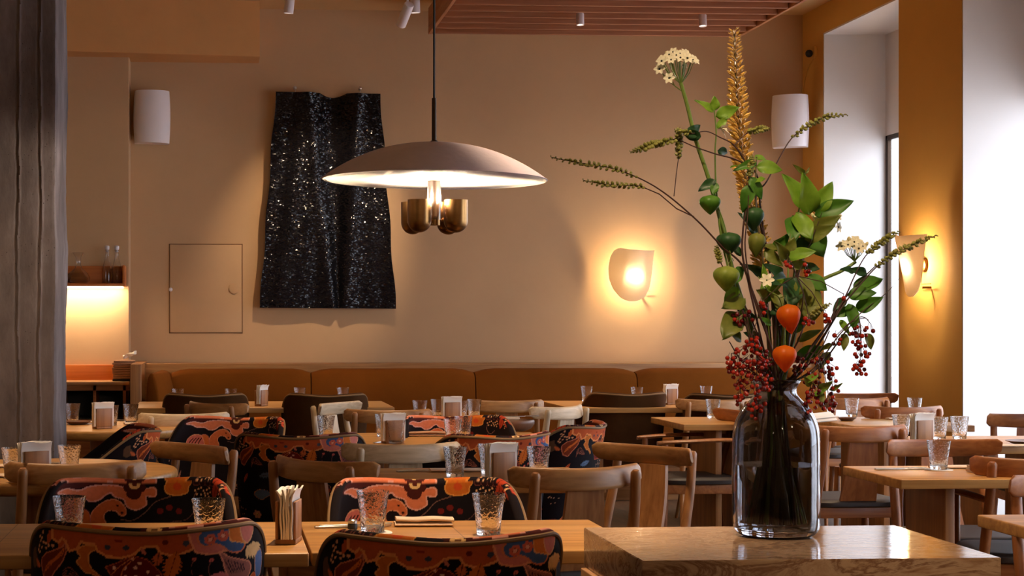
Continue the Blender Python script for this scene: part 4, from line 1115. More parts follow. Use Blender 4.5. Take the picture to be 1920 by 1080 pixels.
def cutlery(kind):
    t = thing(kind, '', kind, (0, 0, 0))
    if kind == 'knife':
        MB().box(-.105, .0, -.006, .006, 0, .005, .002).build('handle', M['steel'], t)
        P = [[(x, -w_, .001), (x, w_*.7, .001), (x, w_*.7, .0035), (x, -w_, .0035)] for x, w_ in ((0, .006), (.03, .0095), (.07, .0095), (.095, .006), (.105, .001))]
        mb = MB().grid(P, closed_v=True); mb.f += [(0, 1, 2, 3), (16, 17, 18, 19)]; mb.build('blade', M['steel'], t)
    else:
        MB().box(-.1, .035, -.004, .004, 0, .004, .0015).box(.03, .06, -.0115, .0115, .001, .005, .002).build('handle', M['steel'], t)
        tn = MB()
        for k in range(4): tn.box(.055, .1, -.0105+.0062*k, -.0075+.0062*k, .002, .005, .001)
        tn.build('tines', M['steel'], t)
    return t
KK = Kind(cutlery('knife')); KF = Kind(cutlery('fork'))
def cut(u, v, deg, lab, dz=.001, kinds='kf'):
    p = at_z(u, v, ZT_)
    if 'k' in kinds: KK.put((p.x, p.y, ZT_+dz), math.radians(deg), 'steel knife '+lab, 'table knives')
    if 'f' in kinds: KF.put((p.x+.01, p.y+.035, ZT_+dz), math.radians(deg), 'steel fork '+lab, 'table forks')
cut(662, 989, 8, 'by the coaster on the front centre table')
cut(795, 884, 10, 'left of the middle table tumbler', .001)
cut(722, 829, 55, 'leaning beside the tumbler above the pale ash chair', .001)
cut(1690, 881, 6, 'left of the coaster on the right-hand table')
cut(1905, 838, 14, 'on the plate side near the right edge', .001)
cut(110, 870, -22, 'in front of the concrete column on the round table', .001, 'k')
cut(182, 795, 25, 'on the far round table beside the column', .001)
cut(232, 789, -30, 'between the tumblers on the far round table', .001, 'k')
# pepper mill-like dark pot beside the coaster
p = at_z(661, 994, ZT_)
t = thing('salt_pot', 'tiny dark glass salt pot beside the coaster, front centre table', 'salt pot', (p.x, p.y, ZT_+.0006))
MB().lathe([(0, 0), (.011, 0), (.013, .003), (.013, .014), (.011, .018), (0, .018)], 24).build('pot', M['black'], t)
MB().lathe([(0, .018), (.0125, .018), (.0125, .025), (.009, .028), (0, .028)], 24).build('lid', M['steel'], t)
# plates and the bowl
def plate(u, v, r, label):
    p = at_z(u, v, ZT_); o = MB().lathe([(0, 0), (r*.6, 0), (r*.7, .004), (r, .016), (r+.002, .018), (r-.002, .019), (r*.68, .008), (0, .006)], 48).build('plate', M['clay'])
    o.location = (p.x, p.y, ZT_+.0006); return tag(o, label, 'plate', 'brown stoneware plates')
plate(1930, 834, .1, 'brown plate with cutlery near the right edge, window side')
plate(146, 796, .07, 'small brown plate half behind the concrete column')
plate(1588, 789, .05, 'small dark plate under the tumbler by the bright window')
p = at_z(968, 810, ZT_); r = .108
b = thing('stoneware_bowl', 'thick brown stoneware bowl on the table right of the pendant', 'bowl', (p.x, p.y+.1, ZT_+.0006))
MB().lathe([(0, 0), (r*.6, 0), (r*.85, .012), (r, .034), (r*1.01, .05), (r*.97, .056), (r*.92, .05), (r*.8, .025), (0, .014)], 56).build('body', M['clay'], b)
o = MB().box(-.07, .05, -.03, .03, 0, .012, .005).build('folded_napkin', M['linen']); o.location = (p.x-.02, p.y+.1, ZT_+.058); o.rotation_euler = (0, 0, .1)
tag(o, 'beige folded napkin lying across the brown bowl', 'napkin')
o = KF.put((p.x+.03, p.y+.08, ZT_+.0715), .1, 'steel fork lying on the napkin over the brown bowl', 'table forks')
# menu card
p = at_z(1540, 792, ZT_)
o = MB().box(-.1, .1, -.004, .004, 0, .07, .002).box(-.1, .1, -.03, -.022, 0, .01, .001).build('menu_card', M['paper']); o.location = (p.x, p.y, ZT_+.002); o.rotation_euler = (math.radians(-50), math.radians(-4), math.radians(12))
tag(o, 'open white menu card leaning on the table behind the vase shoulder', 'menu')

# ================================================================ STONE BLOCK
ZB = .82
cs = [at_z(u, v, ZB) for u, v in ((1098, 991), (1672, 983), (1871, 1044), (1207, 1053))]
x0 = (cs[0].x+cs[3].x)/2; x1 = (cs[1].x+cs[2].x)/2; yb = (cs[0].y+cs[1].y)/2; yf = (cs[2].y+cs[3].y)/2
blk = thing('stone_console', 'veined polished travertine console block carrying the flower vase', 'console', ((x0+x1)/2, (yb+yf)/2, 0)); hw, hd = (x1-x0)/2, (yb-yf)/2
bm = bmesh.new(); bmesh.ops.create_cube(bm, size=1)
for v in bm.verts: v.co = Vector((v.co.x*2*hw, v.co.y*2*hd, (v.co.z+.5)*.09+ZB-.09))
bmesh.ops.bevel(bm, geom=bm.edges[:], offset=.0015, segments=2, affect='EDGES'); me = bpy.data.meshes.new('slab'); bm.to_mesh(me); bm.free(); me.materials.append(M['travertine'])
link('slab', me, blk)
MB().box(-hw-.012, hw-.05, -hd+.0, hd-.02, .02, ZB-.0905, .003).build('plinth', M['oak_y'], blk)
MB().box(-hw+.03, hw-.08, -hd+.05, hd-.05, 0, .02).build('foot', M['black'], blk)
# ================================================================ VASE
YV = 3.70
vb = at_y(1455, 800, YV); VX = vb.x; sc_ = YV/FP*1.0
vz = lambda v: at_y(1455, v, YV).z
prof_px = [(1017, 60), (1014, 70), (1006, 78), (994, 81), (960, 82), (880, 82), (835, 81), (812, 78), (795, 72), (780, 63), (768, 53), (758, 43), (751, 38.5), (744, 38), (737, 40), (730, 45), (727, 46)]
zoff = ZB+.0008
zb0 = vz(1017)
outer = [(w*sc_, max(0, vz(v)-zb0)) for v, w in prof_px]
def dense(pr, k=4):
    P = smooth_path([(r, 0, z) for r, z in pr], k); return [(p.x, p.z) for p in P]
outer = dense(outer); TKV = .0042
inner = [(r-TKV, z) for r, z in outer if z > .018]
inner = [(0, .017), (inner[0][0]*.9, .017)]+inner
vase = thing('glass_vase', 'large smoked glass bottle vase half filled with water, on the stone console', 'vase', (VX, YV, zoff))
ztopv = outer[-1][1]
MB().lathe([(0, 0)]+outer+[(outer[-1][0]-TKV/2, ztopv+.003)]+inner[::-1], 96).build('glass_body', M['smoke_glass'], vase, angle=60)
zw = vz(884)-zb0
wat = [(r-.0006, z+.0006) for r, z in inner if z < zw]; wat[0] = (0, wat[0][1])
MB().lathe(wat+[(wat[-1][0], zw), (0, zw)], 96).build('water', M['water'], vase, angle=40)

# ================================================================ FLOWERS
def Q(u, v, dy=0): 
    p = at_y(u, v, YV); return Vector((p.x, YV+dy, p.z))
NECK = lambda i: Q(1455+9*math.sin(i*2.1), 742, .016*math.cos(i*1.7))
def foot_pt(i):
    a = i*2.4; return Vector((VX+.045*math.cos(a), YV+.045*math.sin(a), zoff+.03))
class Stem:
    """one cut stem standing in the vase; parts are children, all geometry in a frame at the stem's foot"""
    n = 0
    def __init__(s, name, label, cat, grp, pts, r0, r1, m, dy=(0, 0), neck=True):
        i = Stem.n; Stem.n += 1
        n = len(pts); P = []
        for k, p in enumerate(pts):
            if len(p) == 2: p = (p[0], p[1], dy[0]+(dy[1]-dy[0])*k/max(1, n-1))
            P.append(Q(*p))
        if neck: P += [NECK(i), NECK(i).lerp(foot_pt(i), .45), foot_pt(i)]
        s.P = smooth_path(P, 6); s.o = foot_pt(i) if neck else P[-1]
        s.t = thing(name, label, cat, s.o, 0, grp)
        N = len(s.P); rad = [r0+(r1-r0)*min(1, k/(N*.75)) for k in range(N)]
        s.tube(s.P, rad, m, 'stem')
    def loc(s, p): return Vector(p)-s.o
    def tube(s, pts, rad, m, name='stem', n=8):
        MB().tube([s.loc(p) for p in pts], rad, n).build(name, M[m], s.t)
    def part(s, mb, name, m):
        return mb.build(name, M[m], s.t, angle=60)
def rot_to(d, up=Vector((0, 0, 1))):
    d = Vector(d).normalized(); return d.to_track_quat('Z', 'Y')
def leaf_mesh(name, L, W_, m, curl=.3, fold=.25, wav=.1, tip=1.0):
    P = []; n = 12
    for i in range(n+1):
        a = i/n; w = W_/2*(math.sin(PI*a**.8)**.8 if 0 < a < 1 else 0)*(1-.25*a*tip)+.0004
        row = []
        for j in range(7):
            b = -1+j/3; x = w*b; z = a*L
            y = fold*abs(x)-curl*L*a*a+wav*W_*math.sin(a*9+b*2)*abs(b)*.5+.0012*(j % 2)
            row.append((x, y, z))
        P.append(row)
    mb = MB().grid(P); back = [[(x, y-.0006, z) for x, y, z in r][::-1] for r in P]; mb.grid(back)
    return mb.mesh(name, M[m], angle=80)
LM = {}
for nm in ('lime', 'green', 'dark', 'olive'):
    LM[nm] = [leaf_mesh('leaf', .07, .046, 'leaf_'+nm, .25, .3), leaf_mesh('leaf', .07, .036, 'leaf_'+nm, .45, .2, .2), leaf_mesh('leaf', .07, .054, 'leaf_'+nm, .1, .15, .15)]
def leaf(S, a, b, kind='green', dya=0, dyb=0, w=1.0, roll=None, var=None):
    """a leaf from base a to tip b"""
    pa, pb = Q(a[0], a[1], dya), Q(b[0], b[1], dyb); d = pb-pa; L_ = d.length
    me = LM[kind][random.randrange(3) if var is None else var]; o = link('leaf', me, S.t)
    zd = d.normalized(); cam_ = Vector((-.05, -1, .25)); yd = cam_-zd*cam_.dot(zd)
    yd = yd.normalized() if yd.length > .05 else Vector((0, 0, 1)); xd_ = yd.cross(zd); q = Matrix((xd_, yd, zd)).transposed().to_quaternion(); rl = roll if roll is not None else random.uniform(-.7, .7)
    # keep the blade turned more or less to the room
    q = q @ Matrix.Rotation(rl, 3, 'Z').to_quaternion()
    o.rotation_mode = 'QUATERNION'; o.rotation_quaternion = q; o.location = S.loc(pa); k = L_/.07; o.scale = (k*w, k, k)
    return o
def star_flower_mesh():
    mb = MB()
    for k in range(6):
        a = k*PI/3; ca, sa = math.cos(a), math.sin(a); G = []
        for i in range(7):
            t_ = i/6; r = .0015+.0125*t_; w = .0042*math.sin(PI*min(1, .12+t_*.86))**.7; z = .002+.006*t_-.005*t_*t_+(.0005 if k % 2 else 0)
            G.append([(ca*r-sa*w*b, sa*r+ca*w*b, z+abs(b)*.001) for b in (-1, -.5, 0, .5, 1)])
        mb.grid(G)
    return mb.mesh('star_flower', M['petal'], angle=80)
SFM = star_flower_mesh(); PIM = MB().ball((0, 0, .0035), .0026).mesh('pistil', M['pistil'])
BUDM = MB().ball((0, 0, .006), .0046, 8, 6, (1, 1, 1.5)).mesh('flower_bud', M['petal_bud'])
def umbel(S, c, rad, n, base, seed, nbud=6, sq=.55, face=(-.1, -1, .25)):
    r = random.Random(seed); pb = Q(*base)
    ped = MB()
    for k in range(n+nbud):
        a = k*2.4+seed; rr = rad*math.sqrt((k+.6)/(n+nbud)); up = (k < n)
        kk = (k*7 % (n+nbud))/(n+nbud)
        p = Q(*c)+Vector((rr*math.cos(a), rr*math.sin(a)*.7, rad*sq*(1-(rr/rad)**2)+r.uniform(-.004, .004)))
        mid = pb.lerp(p, .5)+Vector(((p.x-pb.x)*.12, (p.y-pb.y)*.12, -.002))
        ped.tube([S.loc(pb), S.loc(mid), S.loc(p)], [.0012, .0009, .0009], 5)
        d = (p-pb).normalized()
        isb = (kk > n/(n+nbud))
        o = link('flower_bud' if isb else 'star_flower', BUDM if isb else SFM, S.t); o.location = S.loc(p)
        dd = d if isb else (Vector(face)+Vector((math.cos(a)*.7, math.sin(a)*.3, .35))).normalized()
        o.rotation_mode = 'QUATERNION'; o.rotation_quaternion = rot_to(dd); k_ = r.uniform(.8, 1.05); o.scale = (k_,)*3
        if not isb: pi = link('pistil', PIM, o)
    S.part(ped, 'pedicels', 'stem')
GB = 'flower stems standing in the smoked glass vase'
# tall star-of-Bethlehem
S = Stem('star_flower_stem', 'tall thick green stem topped by a cream star flower head, upper left of bouquet', 'flower', GB,
  [(1272, 158, -.02), (1284, 200, -.02), (1300, 265, -.02), (1322, 330, -.02), (1345, 400, -.01), (1372, 500, 0), (1400, 590, 0), (1432, 680, 0)], .0042, .0058, 'stem')
umbel(S, (1267, 122, -.02), .043, 17, (1272, 160, -.02), 1)
for a_, b_ in (((1270, 170, -.02), (1233, 135, -.02)), ((1272, 172, -.02), (1250, 148, -.03))): S.tube([Q(*a_), Q((a_[0]+b_[0])/2, (a_[1]+b_[1])/2+4, -.02), Q(*b_)], .001, 'stem', 'pedicel')
for (u, v) in ((1232, 133), (1250, 150)):
    o = link('star_flower', SFM, S.t); o.location = S.loc(Q(u, v, -.025)); o.rotation_mode = 'QUATERNION'; o.rotation_quaternion = rot_to((-.6, -1, .2)); link('pistil', PIM, o)
S = Stem('star_flower_stem', 'thick green stem with a small cream star flower head at the right of the bouquet', 'flower', GB,
  [(1614, 490, .03), (1588, 507, .03), (1558, 520, .03), (1530, 535, .02), (1508, 580, .02), (1485, 660, .01)], .0036, .0052, 'stem')
umbel(S, (1608, 466, .02), .030, 11, (1612, 489, .03), 5, 5)
S = Stem('star_flower_stem', 'thick green stem with loose wilted star flowers in the leafy upper right', 'flower', GB,
  [(1548, 424, .05), (1530, 455, .05), (1512, 500, .05), (1500, 560, .04), (1480, 650, .02)], .0042, .0055, 'stem_dark')
umbel(S, (1562, 405, .05), .032, 7, (1547, 426, .05), 9, 5, .3)
for (u, v) in ((1578, 393), (1583, 424), (1570, 400)):
    S.tube([Q(1549, 424, .05), Q((1549+u)/2, (424+v)/2-3, .05), Q(u, v, .045)], .001, 'stem', 'pedicel'); o = link('star_flower', SFM, S.t); o.location = S.loc(Q(u, v, .045)); o.rotation_mode = 'QUATERNION'; o.rotation_quaternion = rot_to((.8, -1, .1)); link('pistil', PIM, o)
# foxtail lily
ax = [(1388, 50), (1390, 100), (1393, 170), (1398, 250), (1408, 330), (1422, 400), (1436, 460), (1444, 510), (1450, 580), (1455, 660)]
S = Stem('foxtail_lily_stem', 'tall golden foxtail lily spike, tallest stem of the bouquet', 'flower', GB, [(u, v, .045) for u, v in ax], .0022, .005, 'stem_dark')
FM = MB().tube([(0, 0, 0), (.0015, 0, .005), (.0028, 0, .009), (.0030, 0, .013), (.0018, 0, .0175)], [.0006, .0014, .0022, .0024, .0004], 6).ball((.002, 0, .0165), .0014, 6, 4).mesh('floret', M['floret'])
path = [Q(u, v, .045) for u, v in ax[:8]]; dp = smooth_path(path, 30); rnd = random.Random(4)
cum = [0]
for a_, b_ in zip(dp[:-1], dp[1:]): cum.append(cum[-1]+(b_-a_).length)
LT = cum[-1]; tot = 430; stuff = MB(); ia = 0; placed = []
for k in range(tot):
    s_ = LT*(k+.5)/tot
    while cum[ia+1] < s_: ia += 1
    p = dp[ia]; T = (dp[ia+1]-dp[ia]).normalized(); a = k*2.39996; f_ = s_/LT
    rr = (.009+.013*min(1, f_*3))*(1 if f_ < .85 else 1.0)
    nrm = Vector((math.cos(a), math.sin(a), 0)); d = (nrm*(.9+rnd.uniform(-.25, .25))-T*(.55)).normalized()
    placed.append((p+nrm*(.003), d, rr/.017*rnd.uniform(.85, 1.15)+.15, a))
front = sorted(range(tot), key=lambda i: placed[i][1].y-.2*placed[i][2])[:100]; fs_ = set(front)
co_ = [v.co.copy() for v in FM.vertices]; fc_ = [tuple(p.vertices) for p in FM.polygons]
for i, (p, d, k_, a) in enumerate(placed):
    q = rot_to(d)
    if i in fs_:
        o = link('floret', FM, S.t); o.location = S.loc(p); o.rotation_mode = 'QUATERNION'; o.rotation_quaternion = q; o.scale = (k_*.95, k_*.95, k_)
    else: stuff.add([S.loc(p)+(q @ (c*k_)) for c in co_], fc_)
so = stuff.build('florets', M['floret'], S.t, fix=False); so['kind'] = 'stuff'

# dark branches carrying rows of little olive seed pods
PODM = MB().ball((0, 0, .003), .0032, 8, 6, (1.1, .8, 1.05)).tube([(0, 0, .005), (.0012, 0, .0075)], [.0006, .0003], 5).mesh('seed_pod', M['bud'])
def pods(S, pts, n, r_=.0036, big=1.0, dy=0, sz0=.45):
    P = smooth_path([Q(*(p if len(p) == 3 else (*p, dy))) for p in pts], 10); cum = [0]
    for a_, b_ in zip(P[:-1], P[1:]): cum.append(cum[-1]+(b_-a_).length)
    j = 0
    for k in range(n):
        s_ = cum[-1]*(k+.3)/n
        while j < len(cum)-2 and cum[j+1] < s_: j += 1
        T = (P[j+1]-P[j]).normalized(); side = Vector((-T.z, 0, T.x)); f_ = k/n; sz = sz0+(big-sz0)*min(1, f_*3)*(1 if f_ < .8 else .75)
        a = k*2.2+random.uniform(-.3, .3); nn = (side*math.cos(a)+Vector((0, 1, 0))*math.sin(a)).normalized()
        o = link('seed_pod', PODM, S.t); o.location = S.loc(P[j]+nn*.0008); o.rotation_mode = 'QUATERNION'; o.rotation_quaternion = rot_to(nn-T*.5); o.scale = (sz*1.15,)*3
def dark(label, pts, podpts, n, r0=.0007, r1=.0026, neck=True, dy=0, big=1.0, extra=None, m='twig'):
    S = Stem('seed_pod_branch', label, 'branch', 'dark seed-pod branches in the vase', [(p if len(p) == 3 else (*p, dy)) for p in pts], r0, r1, m, neck=neck)
    if podpts: pods(S, podpts, n, big=big, dy=dy)
    return S
S = dark('longest dark seed-pod branch, arching left towards the pendant', [(1028, 297), (1060, 304), (1110, 312), (1150, 320), (1200, 340), (1245, 368), (1300, 415), (1345, 462), (1385, 500), (1402, 560), (1425, 660)], [(1028, 297), (1060, 304), (1110, 312), (1150, 320), (1190, 335)], 46, dy=-.03, big=1.15)
S.tube([Q(1088, 340, -.03), Q(1130, 348, -.03), Q(1195, 351, -.03), Q(1230, 366, -.03), Q(1262, 393, -.03), Q(1294, 408, -.03)], [.0006, .0009, .0012, .0013, .0014, .0015], 'twig', 'side_twig'); pods(S, [(1088, 340), (1130, 348), (1175, 350), (1205, 352)], 40, dy=-.03, big=1.15)
S.tube([Q(1257, 370, -.03), Q(1260, 330, -.035), Q(1263, 300, -.04), Q(1264, 245, -.04)], [.0011, .001, .0009, .0006], 'twig', 'side_twig'); pods(S, [(1264, 243), (1264, 270), (1263, 302)], 30, dy=-.04, big=1.35)
S = dark('dark seed-pod branch ending left of the golden spike', [(1172, 289), (1222, 273), (1255, 266), (1292, 280), (1330, 293), (1368, 304), (1405, 330), (1413, 400), (1425, 480), (1440, 600)], [(1172, 289), (1200, 280), (1222, 273), (1258, 266)], 40, dy=-.05, big=1.45)
S = dark('dark forked branch crossing in front of the golden spike', [(1252, 250), (1280, 256), (1310, 252), (1335, 263), (1360, 277), (1382, 310), (1390, 360), (1378, 430), (1380, 500), (1420, 620)], [(1252, 250), (1285, 256)], 16, dy=-.06, big=1.2)
S.tube([Q(1361, 278, -.06), Q(1376, 262, -.06), Q(1392, 250, -.06), Q(1427, 247, -.06)], [.0012, .001, .0009, .0006], 'twig', 'side_twig'); pods(S, [(1427, 247), (1405, 249), (1385, 253)], 26, dy=-.06, big=1.3)
leaf(S, (1272, 262), (1305, 240), 'dark', -.06, -.06, 1.2); leaf(S, (1300, 262), (1268, 254), 'dark', -.06, -.05, .9)
S = dark('dark seed-pod branch reaching up right in front of the corner speaker', [(1582, 217), (1545, 221), (1512, 236), (1478, 262), (1452, 305), (1432, 342), (1412, 372), (1424, 440), (1440, 520), (1458, 640)], [(1582, 217), (1545, 221), (1512, 236), (1478, 262)], 40, dy=-.02, big=1.2)
S = dark('dark seed-pod branch at the right, just above its longer neighbour', [(1682, 434), (1650, 454), (1620, 480), (1598, 520), (1580, 560), (1535, 640), (1495, 700)], [(1682, 434), (1650, 454), (1622, 478)], 34, dy=-.01, big=1.35)
S = dark('long dark seed-pod branch reaching right in front of the side-on wall light', [(1746, 442), (1700, 461), (1660, 481), (1632, 503), (1600, 538), (1568, 578), (1530, 640), (1488, 702)], [(1746, 442), (1700, 461), (1660, 481), (1632, 503)], 48, dy=-.03, big=1.3)
S = dark('bare thin twig at the right below the seed-pod branches', [(1680, 522), (1655, 550), (1610, 585), (1570, 625), (1520, 690)], None, 0, dy=-.02, r1=.002)
S = dark('short striped seed-pod sprig in the middle of the bouquet', [(1530, 570), (1508, 582), (1486, 596), (1470, 640)], [(1530, 570), (1508, 582), (1486, 596)], 26, dy=-.09, big=1.1)
S = dark('short seed-pod sprig at the left edge of the foliage', [(1338, 462), (1342, 480), (1350, 500), (1385, 560), (1420, 640)], [(1338, 462), (1342, 480), (1345, 496)], 22, dy=-.02, big=1.1)
S = dark('upright dark stem with a brown seed spike in the centre', [(1390, 300), (1386, 330), (1384, 400), (1379, 470), (1395, 560), (1430, 660)], [(1391, 298), (1388, 320), (1386, 338)], 26, dy=-.07, big=1.3)
S = dark('straight dark branch in the right foliage', [(1535, 400), (1520, 440), (1500, 490), (1480, 560), (1470, 660)], None, 0, dy=-.02, r1=.0022)
S = dark('dark branch leaning right above the hanging berries', [(1560, 560), (1545, 600), (1510, 650), (1480, 700)], None, 0, dy=-.04, r0=.002, r1=.0035)

# leafy stems
S = Stem('leafy_stem', 'pale slender leafy stem with a white flower, left of the golden spike', 'foliage', 'leafy stems in the vase', [(1329, 205, -.04), (1333, 250, -.04), (1331, 290, -.04), (1336, 360, -.03), (1350, 460, -.02), (1390, 580, 0), (1440, 690, 0)], .0014, .003, 'stem')
leaf(S, (1330, 212), (1328, 186), 'lime', -.04, -.05, 1.0, 0); leaf(S, (1328, 215), (1297, 190), 'lime', -.04, -.05, .6, .2); leaf(S, (1332, 222), (1374, 206), 'lime', -.04, -.05, .75, .3)
leaf(S, (1335, 245), (1352, 222), 'lime', -.04, -.05, .7); leaf(S, (1336, 285), (1360, 290), 'dark', -.04, -.03, 1.1)
leaf(S, (1332, 340), (1300, 360), 'dark', -.04, -.04, .7, 0); leaf(S, (1332, 345), (1325, 368), 'green', -.04, -.05, .9)
leaf(S, (1340, 360), (1312, 345), 'green', -.03, -.04, .6)
for k in range(5):
    o = link('petal', LM['lime'][0].copy(), S.t); o.data.materials[0] = M['petal']; o.location = S.loc(Q(1337, 246, -.05)); o.rotation_mode = 'QUATERNION'; o.rotation_quaternion = rot_to((.35+.2*math.sin(k*2), -.3+.2*math.cos(k*2), -.2+.55*(k-1)/3)); o.scale = (.32, .3, .36)
S = Stem('leafy_stem', 'leafy stem with broad green leaves in front of the golden spike', 'foliage', 'leafy stems in the vase', [(1400, 300, -.07), (1398, 350, -.07), (1402, 400, -.06), (1418, 500, -.05), (1438, 620, -.02), (1450, 700, 0)], .0015, .003, 'stem_dark')
leaf(S, (1400, 318), (1442, 322), 'lime', -.07, -.09, 1.0, 0); leaf(S, (1400, 310), (1358, 322), 'green', -.07, -.08, .6, 0); leaf(S, (1396, 302), (1432, 302), 'lime', -.07, -.05, .8)
leaf(S, (1400, 320), (1362, 302), 'lime', -.07, -.06, .5); leaf(S, (1388, 338), (1408, 372), 'green', -.07, -.09, 1.1, 0); leaf(S, (1390, 350), (1372, 396), 'green', -.07, -.08, 1.1, .2)
leaf(S, (1396, 345), (1410, 340), 'lime', -.07, -.09, 1.0)
def husk(S, c, L_, W_, m, ang=0, name='lantern_husk', dy=0, stemfrom=None):
    P = []; n = 12; p0 = Q(c[0], c[1], dy)
    for i in range(n+1):
        a = i/n; r = W_/2*1.04*max(0, math.sin(PI*(a**.66)))**.8*(1-.22*a*a)+.0006
        P.append([(r*(1+.11*abs(math.cos(2.5*2*PI*k/40)))*math.cos(2*PI*k/40+.3), r*(1+.11*abs(math.cos(2.5*2*PI*k/40)))*math.sin(2*PI*k/40+.3), -L_*a) for k in range(40)])
    mb = MB().grid(P, closed_v=True); mb.f.append(tuple(range(40)))
    o = mb.build(name, M[m], S.t, angle=60); o.location = S.loc(p0); o.rotation_euler = (0, math.radians(ang), 0)
    if stemfrom: S.tube([Q(*stemfrom), Q((c[0]+stemfrom[0])/2, min(c[1], stemfrom[1])-4, dy), p0], .0009, 'stem', 'stalk', 6)
    return o
S = Stem('lantern_stem', 'stem hung with orange paper-lantern husks at the front of the bouquet', 'flower', 'lantern husk stems', [(1400, 520, -.08), (1415, 545, -.09), (1436, 560, -.09), (1448, 600, -.08), (1452, 680, -.04)], .001, .0028, 'stem')
husk(S, (1440, 571), .066, .046, 'lantern', -8, dy=-.13, stemfrom=(1436, 560, -.09)); husk(S, (1434, 645), .060, .046, 'lantern', 0, dy=-.135, stemfrom=(1436, 610, -.09)); husk(S, (1457, 577), .05, .032, 'lantern', -4, dy=-.09)
husk(S, (1522, 545), .03, .02, 'lantern', -10, dy=-.03)
S = Stem('lantern_stem', 'stem with green and yellowing lantern husks at the left of the bouquet', 'flower', 'lantern husk stems', [(1330, 370, -.03), (1350, 420, -.03), (1362, 480, -.03), (1378, 560, -.02), (1410, 640, -.01)], .001, .0028, 'stem')
husk(S, (1322, 368), .044, .042, 'leaf_green', 0, dy=-.04); husk(S, (1348, 500), .058, .052, 'husk_green', 2, dy=-.06, stemfrom=(1368, 490, -.03)); husk(S, (1362, 436), .052, .05, 'leaf_dark', 0, dy=-.02)
husk(S, (1400, 390), .055, .042, 'leaf_dark', 0, dy=-.05); husk(S, (1408, 438), .056, .034, 'leaf_olive', 6, dy=-.05)
leaf(S, (1388, 560), (1342, 575), 'olive', -.03, -.06, .9, 0, 2); leaf(S, (1375, 540), (1348, 560), 'lime', -.03, -.05, 1.0); leaf(S, (1378, 585), (1340, 632), 'olive', -.03, -.07, .9, 0, 2)
leaf(S, (1385, 500), (1366, 536), 'green', -.02, -.03, .8)
S = Stem('leafy_stem', 'leafy stem with broad upright leaves, upper right of the bouquet', 'foliage', 'leafy stems in the vase', [(1508, 320, .0), (1512, 350, 0), (1500, 385, 0), (1492, 430, 0), (1490, 500, 0), (1480, 600, 0), (1470, 690, 0)], .0014, .003, 'stem')
leaf(S, (1510, 326), (1488, 316), 'olive', 0, -.02, .7); leaf(S, (1510, 326), (1520, 313), 'olive', 0, 0, .5)
leaf(S, (1512, 392), (1470, 330), 'lime', 0, -.03, .75, 0, 0); leaf(S, (1518, 402), (1500, 336), 'lime', 0, -.05, .85, 0, 0)
leaf(S, (1528, 398), (1552, 346), 'lime', 0, -.03, .95, 0, 0); leaf(S, (1528, 404), (1586, 378), 'green', 0, -.04, .8, .1, 0)
leaf(S, (1485, 405), (1480, 452), 'green', 0, -.04, .85, 0, 2); leaf(S, (1492, 400), (1508, 448), 'lime', 0, -.05, .8, 0, 2); leaf(S, (1515, 440), (1556, 408), 'olive', 0, -.05, .8, 0, 0)
leaf(S, (1510, 450), (1545, 425), 'olive', 0, -.05, .8, 0, 0); leaf(S, (1525, 420), (1556, 480), 'green', .05, .03, 1.0, 0, 2); leaf(S, (1492, 462), (1530, 450), 'dark', .02, .0, .9)
S = Stem('leafy_stem', 'pale green serrated leaves massed in the middle of the bouquet', 'foliage', 'leafy stems in the vase', [(1468, 440, -.05), (1465, 480, -.05), (1462, 540, -.05), (1460, 620, -.03), (1458, 690, 0)], .0015, .003, 'stem')
for a_, b_, k_, w_ in (((1462, 480), (1472, 448), 'olive', .9), ((1462, 485), (1500, 470), 'lime', .8), ((1460, 490), (1435, 462), 'olive', .7), ((1462, 500), (1505, 496), 'olive', .8), ((1455, 520), (1425, 500), 'dark', 1.0), ((1460, 522), (1424, 530), 'dark', .8),
  ((1485, 520), (1492, 580), 'olive', 1.0), ((1505, 530), (1492, 600), 'olive', .9), ((1472, 520), (1460, 575), 'dark', .95), ((1475, 540), (1470, 588), 'green', .8), ((1500, 518), (1530, 545), 'green', .9), ((1440, 540), (1416, 568), 'green', .8), ((1425, 520), (1410, 545), 'lime', .7), ((1450, 560), (1440, 590), 'dark', .8), ((1445, 470), (1410, 455), 'olive', .6), ((1490, 500), (1520, 505), 'dark', .8), ((1430, 540), (1444, 575), 'olive', .9), ((1420, 470), (1445, 500), 'olive', .8)):
    leaf(S, a_, b_, k_, -.05, -.05-random.uniform(.01, .05), w_, random.uniform(-.5, .5))
S = Stem('leafy_stem', 'branch of large dark green leaves at the right of the bouquet', 'foliage', 'leafy stems in the vase', [(1640, 500, 0), (1610, 530, 0), (1580, 565, 0), (1545, 620, 0), (1490, 700, 0)], .0013, .003, 'twig')
for a_, b_, k_, w_ in (((1600, 545), (1656, 515), 'green', .85), ((1590, 555), (1632, 545), 'green', .95), ((1585, 560), (1560, 580), 'dark', .9), ((1590, 570), (1600, 615), 'green', .9), ((1595, 580), (1562, 592), 'green', .9), ((1600, 510), (1575, 502), 'dark', .8), ((1625, 512), (1592, 505), 'dark', .8), ((1605, 580), (1640, 560), 'green', .9), ((1575, 600), (1588, 625), 'lime', .7), ((1582, 625), (1580, 655), 'olive', .9), ((1625, 625), (1636, 655), 'olive', 1.0), ((1560, 645), (1535, 655), 'olive', .6), ((1555, 660), (1530, 690), 'olive', .7)):
    leaf(S, a_, b_, k_, 0, -random.uniform(.0, .04), w_, random.uniform(-.4, .4), 0)
S = Stem('leafy_stem', 'low crowded stem of mixed olive and dark leaves filling the heart of the bouquet', 'foliage', 'leafy stems in the vase', [(1480, 540, .02), (1475, 600, .02), (1465, 680, .01)], .0012, .0026, 'stem_dark')
